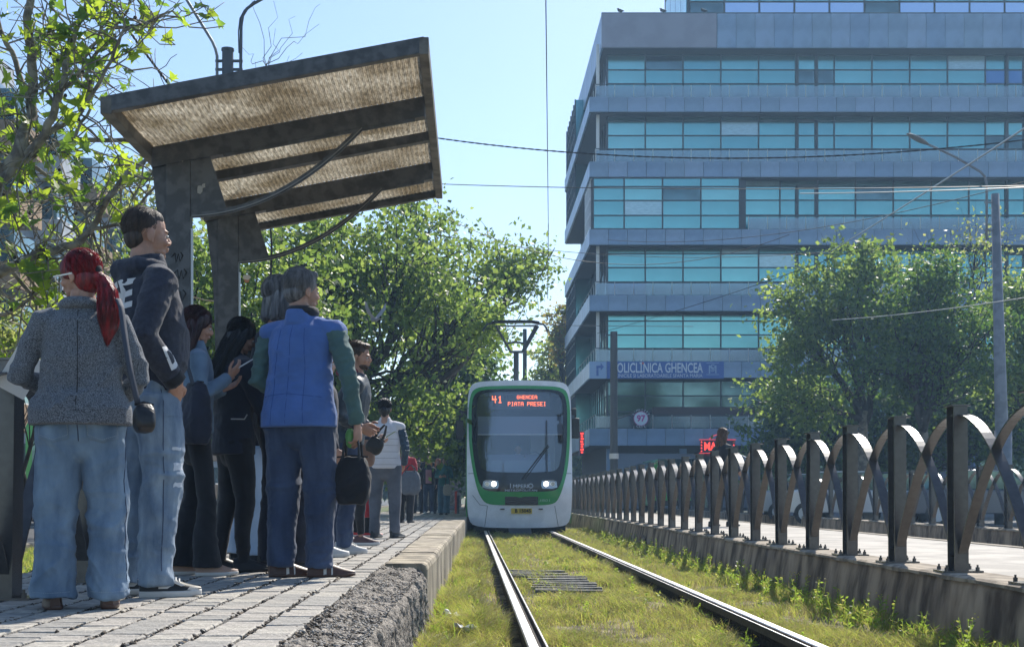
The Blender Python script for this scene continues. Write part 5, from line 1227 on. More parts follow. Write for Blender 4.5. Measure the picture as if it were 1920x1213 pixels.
def merge_mesh(name, meshes):
    bm = bmesh.new()
    for m_ in meshes: bm.from_mesh(m_)
    me = bpy.data.meshes.new(name); bm.to_mesh(me); bm.free(); return me
def hand(b, w, d, pn, side, s=1.0, curl=.5, fat=1.0):
    """w wrist, d finger direction, pn palm normal (fingers curl to it), side +1/-1 thumb side"""
    w = Vector(w); d = Vector(d).normalized(); pn = Vector(pn); pn = (pn-d*pn.dot(d)).normalized(); lat = d.cross(pn)*side
    b.tube([w-d*.04*s, w+d*.02*s, w+d*.055*s, w+d*.09*s], [(.026*s,.019*s),(.032*s,.017*s),(.042*s,.016*s),(.040*s,.013*s)], 12, up=lat, dome=True)
    for k, (o, L) in enumerate(((.030,.070),(.0105,.080),(-.0105,.074),(-.030,.058))):
        p = w+d*(.088-.006*abs(k-1))*s+lat*o*s; a = curl*(.25+.05*k); pts = [p-d*.02*s, p]; q = p; r = .0088*fat*s
        for sgm in (.42,.32,.26):
            dd = d*math.cos(a)+pn*math.sin(a); q = q+dd*L*sgm*s; pts.append(q); a += curl*(.75 if sgm > .3 else .6)
        b.tube(pts, [r*1.08, r*1.08, r, r*.92, r*.78], 8, dome=True)
    p = w+d*.025*s+lat*.028*s; dd = (d*.62+lat*.7+pn*.35).normalized(); q1 = p+dd*.036*s; dd2 = (d*.85+lat*.25+pn*.45*curl).normalized(); q2 = q1+dd2*.03*s; q3 = q2+(d*.9+pn*.5*curl).normalized()*.024*s
    b.tube([p, q1, q2, q3], [.014*s,.0115*s,.0100*s,.0082*s], 8, dome=True)
def head_mesh(s, vox, fem=False):
    b = MB(); j = .92 if fem else 1.0
    b.ell((0,-.015,.137), (.0755,.096,.090), 20, 14); b.ell((0,.030,.088), (.060*j,.060,.080), 18, 12); b.ell((0,.034,.032), (.047*j,.048,.030), 14, 10); b.ell((0,.068,.014), (.019*j,.016,.014), 10, 8)
    b.ell((0,.070,.122), (.046,.022,.011), 12, 8)
    for q in (-1,1):
        b.ell((q*.036,.062,.072), (.020,.022,.020), 10, 8); b.ell((q*.077,-.010,.092), (.007,.019,.031), 10, 10, M=Matrix.Rotation(-.25, 3, 'X')); b.ell((q*.075,-.004,.066), (.006,.009,.011), 8, 6)
    b.tube([(0,.084,.116),(0,.093,.096),(0,.1035,.079),(0,.098,.070)], [.007,.009,.0105,.007], 8, dome=True)
    for q in (-1,1): b.ell((q*.012,.094,.072), (.008,.011,.008), 8, 6)
    b.ell((0,.088,.0505), (.021,.011,.0055), 10, 6); b.ell((0,.086,.0405), (.019,.011,.0065), 10, 6)
    b.tube([(0,-.035,-.11),(0,-.030,-.04),(0,-.020,.05)], [.062*j,.055*j,.055*j], 14, dome=True)
    xf(b, Matrix.Scale(s, 4)); return remesh(b, vox, 2)
def shoe(par, pos, yaw, L, style, near=True):
    """pos = ankle ground point (person local), style -> materials"""
    up_m, so_m, h_s, extra = {'sneaker': (M_shoeb, M_sole, .03, 1), 'loafer': (M_shoebr, M_shoebr, .018, 2), 'brown': (M_shoebr, M_shoebr, .02, 0), 'beige': (M_beige, M_sole, .022, 0), 'black': (M_shoeb, M_shoeb, .022, 0), 'white': (M_shoew, M_sole, .032, 0), 'red': (M_shoer, M_sole, .025, 0), 'maroon': (mat('maroon_shoe', (.10,.05,.05), .6), M_sole, .03, 0)}[style]
    W2 = L*.17; T = Matrix.Translation(pos)@Matrix.Rotation(yaw, 4, 'Z'); y0, y1 = -L*.27, L*.73
    def wdt(t): return W2*(.80+.20*math.sin(math.pi*min(1, t*1.15)) )*(1 if t > .12 else .55+.45*math.sqrt(max(0, t/.12)))*(1 if t < .82 else math.sqrt(max(.02, 1-((t-.82)/.18)**2)))
    b = MB(); ts = [0,.02,.06,.12,.25,.4,.55,.68,.8,.88,.94,.98,1.0]; rings = []
    for z, g in ((0,.94),(.006,1.0),(h_s*.7,1.03),(h_s,1.0)):
        rr = []
        for t in ts: rr.append(Vector((wdt(t)*g, y0+(y1-y0)*t, z+(.008 if t > .85 else 0)*(1 if z < .01 else .6))))
        for t in reversed(ts[1:-1]): rr.append(Vector((-wdt(t)*g*.92, y0+(y1-y0)*t, z+(.008 if t > .85 else 0)*(1 if z < .01 else .6))))
        rings.append(rr)
    b.loft(rings); so = xf(b, T).build('sole', so_m, None, True)
    b = MB(); rings = []
    for t in (.01,.05,.12,.22,.32,.42,.52,.64,.76,.87,.95,.99):
        w = wdt(t)*.97; h = {0:0}.get(1, None) or (.085 if t < .3 else .085-(t-.3)*.105 if t < .75 else .038-(t-.75)*.07)*(L/.28)
        if t < .06: h *= .9
        yy = y0+(y1-y0)*t; r = []
        for k in range(9):
            a = math.pi*k/8; r.append(Vector((w*math.cos(a)*(1-.18*math.sin(a)), yy, h_s*.8+max(.012, h)*math.sin(a)**.75)))
        rings.append(r)
    b.loft(rings, False, False); 
    for rr, rev in ((rings[0], 0), (rings[-1], 1)): b.add(rr, [tuple(range(9))])
    me = xf(b, T).mesh('upper'); sh_ = link('shoe', me, up_m, par, True); so.parent = sh_
    if style in ('sneaker', 'white') and near:
        lb_ = MB()
        for k in range(6):
            t = .36+k*.055; hh = (.085-(t-.3)*.105)*(L/.28)+h_s*.8; w = wdt(t)*.55
            lb_.tube([(-w,y0+(y1-y0)*t,hh*.93),(0,y0+(y1-y0)*(t+.01),hh+.008),(w,y0+(y1-y0)*t,hh*.93)], .004, 5)
        xf(lb_, T).build('laces', M_sole, sh_)
    if style == 'sneaker' and near:
        bv = BVHTree.FromObject(sh_, bpy.context.evaluated_depsgraph_get()) if 0 else None
        for s_ in (-1, 1):
            for pts_, m in (([(.30,.030),(.44,.030),(.50,.042),(.40,.060),(.30,.052)], M_sole), ([(.50,.062),(.66,.040),(.72,.044),(.56,.068)], M_sole), ([(.76,.024),(.96,.018),(.93,.030),(.80,.036)], M_sole), ([(.02,.05),(.10,.045),(.11,.065),(.03,.07)], M_sole)):
                P_ = [Vector((s_*(wdt(a)*(.97-.1*(z-.03)/.05)+.0035), y0+(y1-y0)*a, z+h_s*.4)) for a, z in pts_]; P2 = [p+Vector((-s_*.012,0,0)) for p in P_]
                xf(MB().loft([P_, P2]), T).build('side_panel', m, sh_)
    if style == 'loafer' and near:
        for t, wd in ((.34,.06),(.50,.03)):
            b = MB(); w = wdt(t)*.99; h = (.085-max(0,t-.3)*.105)*(L/.28); r0 = []; r1 = []
            for k in range(9):
                a = math.pi*k/8; v = Vector((w*1.03*math.cos(a)*(1-.18*math.sin(a)), 0, h_s*.8+(h+.004)*math.sin(a)**.75)); r0.append(v+Vector((0,y0+(y1-y0)*t,0))); r1.append(v+Vector((0,y0+(y1-y0)*(t+wd),-.004)))
            b.loft([r0, r1], False, False); xf(b, T).build('pale_band', M_shoew, sh_)
    return sh_
def project(me, M, dirn, target, off=.004, sub=0):
    """lay a flat mesh (already in person space through M) onto target along dirn"""
    bm = bmesh.new(); bm.from_mesh(me); bm.transform(M)
    if sub: bmesh.ops.subdivide_edges(bm, edges=bm.edges, cuts=sub)
    tb = bmesh.new(); tb.from_mesh(target); bv = BVHTree.FromBMesh(tb); tb.free(); dirn = Vector(dirn).normalized()
    kill = []
    for v in bm.verts:
        h = bv.ray_cast(v.co, dirn, 1.5)
        if h[0] is None: kill.append(v)
        else: v.co = h[0]-dirn*off
    if kill: bmesh.ops.delete(bm, geom=kill, context='VERTS')
    out = bpy.data.meshes.new('decal'); bm.to_mesh(out); bm.free(); return out
def flat_poly(pts, n=1):
    b = MB(); b.add([(p[0], 0, p[1]) for p in pts], [tuple(range(len(pts)))]); return b.mesh('poly')
def grid_poly(w, h, n=8, shape=None):
    b = MB(); vs = []; 
    for j in range(n+1):
        for i in range(n+1):
            x, z = (i/n-.5)*w, (j/n-.5)*h
            if shape: x, z = shape(x, z)
            vs.append((x, 0, z))
    b.add(vs, [(j*(n+1)+i, j*(n+1)+i+1, (j+1)*(n+1)+i+1, (j+1)*(n+1)+i) for j in range(n) for i in range(n)]); return b.mesh('g')
def proj_line(pts, dirn, target, r, name, m, par, off=.002, dash=0):
    tb = bmesh.new(); tb.from_mesh(target); bv = BVHTree.FromBMesh(tb); tb.free(); dirn = Vector(dirn).normalized(); run = []; b = MB(); fine = []
    for i in range(len(pts)-1):
        for k in range(8): fine.append(Vector(pts[i]).lerp(Vector(pts[i+1]), k/8))
    fine.append(Vector(pts[-1]))
    for p in fine:
        h = bv.ray_cast(p, dirn, 1.5)
        if h[0] is not None: run.append(h[0]-dirn*off)
    if len(run) > 2:
        if dash:
            for i in range(len(run)-1):
                L = (run[i+1]-run[i]).length; n = max(1, int(L/dash))
                for k in range(n): b.tube([run[i].lerp(run[i+1], k/n), run[i].lerp(run[i+1], (k+.6)/n)], r, 4)
        else: b.tube(run, r, 5)
        return stuff(b.build(name, m, par)) if dash else b.build(name, m, par)
def ribbons(paths, w):
    """hair strands as narrow ribbons; paths: list of (n,3) point lists"""
    V = []; F = []
    for P_ in paths:
        n0 = len(V); side = Vector((rnd(-1,1), rnd(-1,1), rnd(-.2,.2))).normalized()
        for i, p in enumerate(P_):
            ww_ = w*(1-.75*i/(len(P_)-1)); V.append(tuple(p-side*ww_/2)); V.append(tuple(p+side*ww_/2))
        for i in range(len(P_)-1): F.append((n0+2*i, n0+2*i+1, n0+2*i+3, n0+2*i+2))
    return fastmesh('strands', np.array(V), np.array(F))
LEG = {'wide': [.106,.097,.092,.099,.108], 'straight': [.096,.080,.072,.070,.070], 'loose': [.104,.092,.085,.082,.080], 'skinny': [.098,.080,.062,.055,.042], 'flare': [.088,.070,.062,.078,.098]}
def person(label, px, Y, H, rz=0, hy=0, hpitch=0, base=PZ, vox=.010, build=1.0, fem=False, legs='straight', lm=None, feet=None, footyaw=0, shoes='black', top=None, tm=None, sm=None, hem=.90, flare=1.0, arms=None, armr=1.0, hair='short', hm=None, hang=None, skin=None, wr=.006, group='people waiting on the platform', ankle=0, hood=False, near=True, grip=None, lean=0, hemw=1.0, belly=0):
    k = H/1.75; rz = R(rz); t = thing('person', label, 'person', (X(px, Y), Y, base), rz, group); skin = skin or M_skin
    if feet is None: feet = [(-.10,0),(.10,0)]
    # trousers
    r = LEG[legs]; b = MB(); ank = []
    b.tube([(0,0,.80),(0,-.005,.90),(0,0,.98),(0,.005,1.06)], [(.12*build,.09),(.170*build,.115*build),(.165*build,.112*build),(.145*build,.10*build)], 20, up=(1,0,0), dome=True)
    for s_, ft_ in ((-1, feet[0]), (1, feet[1])):
        hip = Vector((s_*.088*build, 0, .90)); an = Vector((ft_[0], ft_[1], .055+ankle)); kn = hip.lerp(an, .50)+Vector((s_*.008, .030, 0)); ank.append(an)
        b.tube([hip, hip.lerp(kn,.5)+Vector((0,.012,0)), kn, kn.lerp(an,.5)+Vector((0,-.012,0)), an], [q*build if i < 3 else q for i, q in enumerate(r)], 16)
        if legs in ('straight','loose','skinny'): pass
    xf(b, Matrix.Scale(k, 4)); tr_me = remesh(b, vox, 3); kz = .48*k
    wrinkle(tr_me, wr*k*(.6 if legs == 'skinny' else 1), (3.4,3.4,6.2), random.random()*50, lambda z: .45+.9*math.exp(-((z-kz)/.16)**2)+1.1*math.exp(-((z-.12)/.12)**2)+.5*math.exp(-((z-.85*k)/.1)**2))
    tro = link('trousers', tr_me, lm, t, True)
    for s_, ft_ in ((-1, feet[0]), (1, feet[1])): shoe(t, Vector((ft_[0]*k, ft_[1]*k-.0, 0)), R(footyaw)+s_*-.12, .275*k, shoes, near)
    # upper garment
    arms = arms or {-1: ((-.245,-.02,1.15),(-.24,.06,.90)), 1: ((.245,-.02,1.15),(.24,.06,.90))}
    tb = MB(); L = Vector((0, lean, 0)); sw = 1.0 if not fem else .90
    prof = [(hem, .172*build*flare*hemw, .125*build*flare), (hem+.08, .172*build*flare, .125*build*flare), (1.08, .160*build*(1+flare)/2, .118*build+belly), (1.20, .168*build, .125*build+belly*.6), (1.32, .178*build*sw, .125*build), (1.40, .165*build*sw, .108*build), (1.452, .115*sw*build, .082), (1.492, .066, .064)]
    prof = [p for i, p in enumerate(prof) if i < 2 or p[0] > hem+.1]
    tb.tube([Vector((0, 0, z))+L*max(0, (z-1)/.45) for z, a, c in prof], [(a, c) for z, a, c in prof], 26, up=(1,0,0))
    def arm(bb, s_, rr):
        e, w = [Vector(q) for q in arms[s_]]; sh0 = Vector((s_*.165*build*sw, 0, 1.415))+L
        m1 = sh0.lerp(e,.5)+Vector((s_*.012,-.005,0))
        bb.tube([sh0-Vector((s_*.05,0,.01)), sh0+Vector((s_*.008,0,-.02)), m1, e, e.lerp(w,.5), w], [q*rr for q in (.062,.064,.056,.052,.046,.040)], 14, dome=False)
    sl = MB()
    for s_ in (-1,1): arm(sl if sm else tb, s_, armr*(.9 if sm else 1))
    if sm:
        for s_ in (-1,1): tb.tube([Vector((s_*.10*build,0,1.425))+L, Vector((s_*.185*build*sw,0,1.392))+L], [(.07,.05),(.078,.062)], 16, up=(0,1,0), dome=True)
    if hood:
        tb.tube([(-.11,.02,1.47),(-.10,-.07,1.475),(0,-.125,1.455),(.10,-.07,1.475),(.11,.02,1.47)], [.030,.042,.055,.042,.030], 12, dome=True); tb.ell((0,-.115,1.40), (.085,.04,.085)); tb.tube([(0,0,1.45),(0,-.01,1.535)], [(.088,.09),(.073,.077)], 18, up=(1,0,0))
    else: tb.tube([(0,0,1.44),(0,-.01,1.520)], [(.085,.082),(.066,.068)], 18, up=(1,0,0))
    xf(tb, Matrix.Scale(k, 4)); tm_me = remesh(tb, vox, 3); wrinkle(tm_me, wr*.9*k, (4.2,4.2,5.6), random.random()*50, lambda z: max(0, min(1, (z/k-hem)/.07))*.6*.0+min(1, max(.12, (z/k-hem)/.08))*(.55+.6*math.exp(-((z-1.05*k)/.2)**2)))
    jk = link('jacket' if not sm else 'vest', tm_me, tm, t, True)
    slo = None
    if sm:
        for s_ in (-1,1): pass
        xf(sl, Matrix.Scale(k, 4)); slm = remesh(sl, vox, 3); wrinkle(slm, wr*1.2*k, (5,5,9), random.random()*50); slo = link('sleeves', slm, sm, t, True)
    # body: one continuous figure, clothed over
    bb = MB(); bb.tube([(0,0,.84),(0,0,.98),(0,0,1.15),Vector((0,0,1.32))+L,Vector((0,0,1.42))+L,Vector((0,-.01,1.50))+L,Vector((0,-.015,1.56))+L], [(.13*build,.08),(.13*build,.08),(.115*build,.075),(.12,.075),(.10,.06),(.052,.052),(.05,.052)], 16, up=(1,0,0))
    for s_, ft_ in ((-1, feet[0]), (1, feet[1])):
        hip = Vector((s_*.08, 0, .90)); an = Vector((ft_[0], ft_[1]-.005, .05)); kn = hip.lerp(an,.5)+Vector((s_*.005,.025,0)); bb.tube([hip, kn, kn.lerp(an,.4)+Vector((0,-.01,0)), an], [.06,.030,.028,.028] if legs in ('skinny','flare') else [.065,.038,.036,.034], 12)
    arm(bb, -1, .74); arm(bb, 1, .74); xf(bb, Matrix.Scale(k, 4)); meshes = [remesh(bb, max(vox*1.4, .014), 2)]
    hs = .225*k*(1.0 if not fem else .97)/.225; MH = Matrix.Translation(L*k+Vector((0, -.005, 1.525*k)))@Matrix.Rotation(R(hy), 4, 'Z')@Matrix.Rotation(R(hpitch), 4, 'X')
    hm_me = head_mesh(hs, .0048 if near else .009, fem); hm_me.transform(MH); meshes.append(hm_me)
    for s_ in (-1,1):
        e, w = [Vector(q)*k for q in arms[s_]]; d = (w-e).normalized(); g_ = (hang or {}).get(s_); hb = MB()
        if g_ == 'none': continue
        if g_: dd, pn, cu = g_
        else: dd, pn, cu = d+Vector((0,.1,-.1)), Vector((-s_,.3,0)), .45
        hand(hb, w+Vector(dd).normalized()*.0, dd, pn, s_*(1 if not g_ or len(g_) < 4 else g_[3]), k*(1.0 if not fem else .9), cu); meshes.append(remesh(hb, .0036 if near else .008, 1))
    body = link('body', merge_mesh('body', meshes), skin, t, True)
    # eyes, brows
    if near or True:
        for s_ in (-1,1):
            e = MB().ell((s_*.030*hs,.079*hs,.100*hs), (.0125*hs,.009*hs,.0075*hs), 10, 8); xf(e, MH); ey = e.build('eye', mat('eye_white', (.5,.48,.45), .3), body, True)
            e = MB().ell((s_*.030*hs,.0862*hs,.100*hs), (.0055*hs,.0035*hs,.0058*hs), 8, 6); xf(e, MH).build('iris', M_dark, ey)
            e = MB(); e.tube([((s_*.014)*hs,.089*hs,.119*hs),((s_*.030)*hs,.086*hs,.123*hs),((s_*.046)*hs,.074*hs,.118*hs)], .0026*hs, 5); xf(e, MH).build('brow', hm or H_drk, body)
    # hair
    hb = MB(); paths = []; S3 = hs
    def cap(cx, cy, cz, rx, ry, rz3, n, L_, drop=1.0, back=False, w=.0022):
        for _ in range(n):
            while True:
                d = Vector((random.gauss(0,1), random.gauss(0,1), random.gauss(0,1))).normalized()
                if d.z < -.45 or (d.y > .45 and d.z < .45): continue
                break
            p = Vector((cx+d.x*rx, cy+d.y*ry, cz+d.z*rz3)); tg = Vector((-.15*d.x,-.6,-1.0)); tg = (tg-d*tg.dot(d)).normalized(); q = [p+d*.001]; dd = tg
            for i in range(4):
                nx = q[-1]+dd*L_/4; v = Vector(((nx.x-cx)/rx, (nx.y-cy)/ry, (nx.z-cz)/rz3)); v.normalize(); nx = Vector((cx+v.x*rx*1.02, cy+v.y*ry*1.02, cz+v.z*rz3*1.02))+Vector((rnd(-1,1),rnd(-1,1),rnd(-1,1)))*.0012; q.append(nx); nrm = v; dd = (dd-nrm*dd.dot(nrm)).normalized() if (dd-nrm*dd.dot(nrm)).length > .01 else dd
            paths.append(q)
    def lock(pts_, rr, n, w=.004):
        pts_ = [Vector(p) for p in pts_]; 
        for _ in range(n):
            a = rnd(0,6.28); q = math.sqrt(random.random())*1.08; t0 = rnd(0,.35); t1 = rnd(.75,1.05); P_ = []; ph = rnd(0,6)
            for i in range(8):
                tt = (t0+(t1-t0)*i/7)*(len(pts_)-1); j = min(len(pts_)-2, int(tt)); f = tt-j; c = pts_[j].lerp(pts_[j+1], f); ra = rr[j]+(rr[j+1]-rr[j])*min(1,f); ra = ra if isinstance(ra, float) else ra
                P_.append(c+Vector((math.cos(a+.3*math.sin(tt+ph)),math.sin(a+.3*math.sin(tt+ph)),0))*ra*q+Vector((0,0,0)))
            paths.append(P_)
    D = 1 if near else .25
    if hair in ('short', 'crop', 'grey_short'):
        f = {'crop': -.0012, 'short': .006, 'grey_short': .008}[hair]
        hb.ell((0,-.024,.146), (.0785+f,.094+f,.087+f), 22, 16); hb.ell((0,-.058,.092), (.064+f,.052+f,.062+f), 16, 12)
        if hair == 'crop': hb.ell((0,.018,.172), (.066,.056,.050), 16, 10)
        else:
            hb.ell((0,.045,.190+f), (.058,.045,.028), 14, 10)
            for s_ in (-1,1): hb.ell((s_*.068,-.02,.125), (.014,.03,.04), 10, 8)
        cap(0,-.024,.146,.080+f,.096+f,.089+f,int((1300 if hair != 'crop' else 900)*D),.035)
    else:
        hb.ell((0,-.022,.145), (.086,.102,.094), 22, 16); hb.ell((0,-.050,.085), (.076,.064,.088), 16, 12)
        for s_ in (-1,1): hb.ell((s_*.066,.020,.135), (.020,.045,.055), 12, 8)
        cap(0,-.022,.145,.088,.104,.096,int(1900*D),.10)
        if hair in ('pony','pony_low'):
            z0 = .115 if hair == 'pony' else .085; hb.ell((0,-.115,z0), (.030,.030,.026), 12, 8)
            tl_ = [(0,-.11,z0),(0.005,-.140,z0-.025),(0,-.160,z0-.09),(-.01,-.165,z0-.18),(-.004,-.150,z0-.27),(-.012,-.13,z0-.35)]; rr = [.022,.036,.048,.056,.046,.012]; hb.tube(tl_, rr, 12, dome=True); lock(tl_, rr, int(1800*D))
        if hair == 'bun': hb.ell((0,-.105,.065), (.048,.044,.055), 14, 10); hb.ell((0,-.09,.03), (.04,.035,.05), 12, 8); lock([(0,-.09,.09),(0,-.11,.06),(0,-.10,.03)], [.03,.045,.02], int(60*D))
        if hair in ('long', 'bob', 'wavy'):
            dz = {'long': -.38, 'bob': -.035, 'wavy': -.16}[hair]
            for sx, yy in ((-.055,-.045),(.055,-.045),(0,-.075),(-.068,.0),(.068,.0)):
                tl_ = [(sx,yy,.14),(sx*1.12,yy-.012,.06),(sx*1.15,yy-.02,-.01),(sx*1.1,yy-.03,(dz-.01)*.6),(sx,yy-.035,dz)]; rr = [.03,.034,.033,.030,.014]
                hb.tube(tl_, rr, 10, dome=True); lock(tl_, rr, int(420*D))
    if hair != 'bald':
        xf(hb, MH@Matrix.Scale(S3, 4)); hm2 = remesh(hb, .0055 if near else .010, 2); wrinkle(hm2, .0022*k, (16,16,3), 3, fine=.5)
        ho = link('hair', hm2, hm, t, True)
        if near and paths:
            sm_ = ribbons([[MH@(p*S3) for p in P_] for P_ in paths], .0026); stuff(link('hair_strands', sm_, hm, t, True))
    return dict(t=t, tro=tro, top=jk, slv=slo, body=body, k=k, MH=MH, hs=hs)
def wl(p, o): return o.matrix_world.inverted()@Vector(p)
def handpos(P, s_, arms): w = Vector(arms[s_][1])*P['k']; return P['t'].matrix_basis@w
def bag(name, label, c, size, m, rz=0, handle=None, soft=.6, par_handle_top=None, cat='bag', strap=None, vox=.008, tilt=0):
    """soft rounded bag hanging with its centre at world point c"""
    t = thing(name, label, cat, c, R(rz)); w, d, h = size; b = MB(); rings = []
    for i in range(9):
        q = i/8; z = (q-.5)*h; f = (1-abs(2*q-1)**3.2*.35)*(1.0-.14*q*soft); e = .5
        rings.append([Vector((w/2*f*math.copysign(abs(math.cos(a))**e, math.cos(a)), d/2*f*(1.1-.35*q)*math.copysign(abs(math.sin(a))**e, math.sin(a)), z)) for a in np.linspace(0, 6.2832, 21)[:-1]])
    b.loft(rings); me = remesh(b, vox, 4); wrinkle(me, .007*soft+.001, (9,9,9), random.random()*40); link('pouch', me, m, t, True)
    zp = MB(); zp.tube([(-w*.42,0,h*.5-.002),(0,0,h*.5+.008),(w*.42,0,h*.5-.002)], .006, 6); zp.build('zip', M_lea, t)
    if handle:
        for yy in (-d*.22, d*.22): MB().tube([(-w*.22,yy,h*.42),(-w*.20,yy*.8,h*.5+handle*.4),(-w*.06,yy*.2,h*.5+handle),(w*.06,yy*.2,h*.5+handle),(w*.20,yy*.8,h*.5+handle*.4),(w*.22,yy,h*.42)], .008, 7).build('handle', M_lea, t)
    if strap:
        b = MB(); P_ = [Vector(p)-Vector(c) for p in strap]; P_ = [Matrix.Rotation(-R(rz), 3, 'Z')@p for p in P_]; fine = []
        for i in range(len(P_)-1):
            for q in range(4): fine.append(P_[i].lerp(P_[i+1], q/4))
        fine.append(P_[-1]); b.strip(fine, Vector((.024,.010,0)), .004); b.build('strap', mat('grey_blue_webbing', (.05,.06,.085), .8), t, True)
    if tilt: t.rotation_euler.y = tilt
    return t

# 1 red haired woman, tweed jacket
P1 = person('woman with red ponytail and white glasses in grey tweed jacket, leftmost on the platform', 152, 5.45, 1.50, 8, 62, -6, vox=.0075, build=1.12, fem=True, legs='wide', lm=M_den_l, feet=[(-.135,.02),(.125,.06)], footyaw=10, shoes='brown',
    tm=M_tweed, hem=.895, flare=1.30, hair='pony_low', hm=H_red, arms={-1: ((-.30,.04,1.13),(-.16,.26,1.10)), 1: ((.275,.03,1.12),(.16,.24,1.05))}, armr=1.10, wr=.013)
k = P1['k']
for s_ in (-1, 1):
    me = project(grid_poly(.125, .13, 10, lambda x, z: (x*(1-.0*z), z-(.018*(1-abs(x)/.0625) if z < -.05 else 0))), Matrix.Translation((s_*.098, -.6, .775)), (0,1,0), P1['tro'].data, .003)
    o = link('pocket', me, M_den_l, P1['tro'], True); mo = o.modifiers.new('s','SOLIDIFY'); mo.thickness = .003
    x0, x1 = s_*.098-.058, s_*.098+.058
    proj_line([(x0,-.6,.838),(x0,-.6,.725),((x0+x1)/2,-.6,.705),(x1,-.6,.725),(x1,-.6,.838)], (0,1,0), P1['tro'].data, .0011, 'stitching', mat('pale_thread', (.30,.36,.42), .7), o, .0075, .006)
proj_line([(0,-.6,.86),(0,-.6,.78),(.002,-.6,.70)], (0,1,0), P1['tro'].data, .0022, 'seam', M_den_d, P1['tro'], .001)
for s_ in (-1,1):
    proj_line([(s_*.9,.0,.80),(s_*.9,.01,.45),(s_*.9,.02,.08)], (-s_,0,0), P1['tro'].data, .0018, 'side_seam', M_den_d, P1['tro'], .001)
    proj_line([(s_*.115-.075,-.6,.075),(s_*.115,-.6,.073),(s_*.115+.075,-.6,.075)], (0,1,0), P1['tro'].data, .0010, 'hem_stitching', mat('pale_thread', (.30,.36,.42), .7), P1['tro'], .0005, .006)
proj_line([(0,-.6,1.24),(0.004,-.6,1.05),(0,-.6,.82)], (0,1,0), P1['top'].data, .0018, 'back_seam', M_blk, P1['top'], .0005)
# lapel collar standing at the neck
b = MB(); b.tube([(.0+.078*math.cos(a), -.005+.078*math.sin(a), 1.475-.012*math.sin(a)) for a in np.linspace(R(-200), R(20), 18)], (.030), 10); xf(b, Matrix.Scale(k, 4)); link('collar', remesh(b, .006, 3), M_tweed, P1['top'], True)
# glasses and hair tie
hs, MH = P1['hs'], P1['MH']; M_gl = mat('white_frame', (.75,.72,.66), .3)
g = MB()
for s_ in (-1,1): g.box(s_*.082*hs-.0015,s_*.082*hs+.0015,-.02*hs,.092*hs,.098*hs,.106*hs)
gl = xf(g, MH).build('glasses', M_gl, P1['t'])
for s_ in (-1,1):
    g = MB(); g.tube([(s_*.034*hs+.026*hs*math.cos(a), .100*hs, .098*hs+.019*hs*math.sin(a)) for a in np.linspace(0, 6.283, 19)], .0024, 5); xf(g, MH).build('rim', M_gl, gl)
g = MB(); g.ell((0,-.118*hs,.117*hs), (.026*hs,.016*hs,.026*hs)); xf(g, MH).build('hair_tie', M_blk, P1['t'])
c = (X(264,5.25), 5.3, Z(783,5.25))
bag('shoulder_bag', 'small black bag on a grey strap at the hip of the red haired woman', c, (.09,.15,.115), M_lea, 20, strap=[(X(214,5.3),5.36,Z(556,5.3)),(X(226,5.3),5.31,Z(575,5.3)),(X(240,5.3),5.26,Z(640,5.3)),(X(252,5.3),5.24,Z(700,5.3)),(X(262,5.3),5.27,Z(757,5.3))], soft=.3)
# paper held in front
o = MB().box(-.07,.07,-.003,.003,-.1,.1).build('paper_sheet', M_white); o.location = (X(38,5.9), 5.9, Z(700,5.9)); o.rotation_euler = (.3,.5,.4); tag(o, 'corner of a pale sheet just left of the red haired woman', 'paper')

# 2 man in navy hoodie
P2 = person('man in navy hoodie with white lettering and ripped light jeans, hand in pocket', 279, 6.2, 1.84, -60, 2, 0, vox=.0075, build=1.12, legs='loose', lm=M_den_m, feet=[(-.10,-.10),(.11,.0)], footyaw=-6, shoes='sneaker',
    tm=M_hood, hem=.90, flare=1.0, hemw=.95, hair='crop', hm=H_drk, hood=True, arms={-1: ((-.27,.0,1.13),(-.212,.075,.945)), 1: ((.275,-.10,1.14),(.212,.065,.945))}, armr=1.22, wr=.010, belly=.055, hang={1: ((-.62,.02,-.78),(-1,-.2,0),.7), -1: ((.62,.02,-.78),(1,-.2,0),.7)})
k = P2['k']; M_prn = mat('white_print', (.62,.62,.62), .6)
def lay(P, txt, size, pos, dirn, rot, name, target='top', m=M_prn, sub=2, bold=.006, off=.004, sx=1):
    tm_ = text_mesh(txt, size, bold=bold, extrude=0); Mt = Matrix.Translation(pos)@rot@Matrix.Rotation(R(90),4,'X')@Matrix.Diagonal((sx,1,1,1)); me = project(tm_, Mt, dirn, P[target].data, off, sub); return link(name, me, m, P[target])
lay(P2, 'FE', .19, (.055,-.7,1.33*k), (0,1,0), Matrix.Rotation(R(-10),4,'Y'), 'back_print', off=.005, sx=.8)
lay(P2, 'D', .15, (.7,.02,1.05*k), (-1,0,0), Matrix.Rotation(R(90),4,'Z')@Matrix.Rotation(R(-28),4,'Y'), 'sleeve_print', off=.005, sx=.55)
proj_line([(.7,.0,.92*k),(.7,.01,.5*k),(.7,.0,.12*k)], (-1,0,0), P2['tro'].data, .0022, 'side_seam', M_den_d, P2['tro'], .001)
for (yy, zz_, w_, h_) in ((.16,.58,.07,.035),(.15,.50,.05,.02),(.13,.66,.05,.014)):
    me = project(grid_poly(w_, h_, 5, lambda x, z: (x+rnd(-.004,.004), z+rnd(-.004,.004))), Matrix.Translation((.7, yy*.55, zz_*k))@Matrix.Rotation(R(90),4,'Z'), (-1,0,0), P2['tro'].data, .002); link('rip', me, mat('frayed_thread', (.60,.64,.70), .9), P2['tro'])
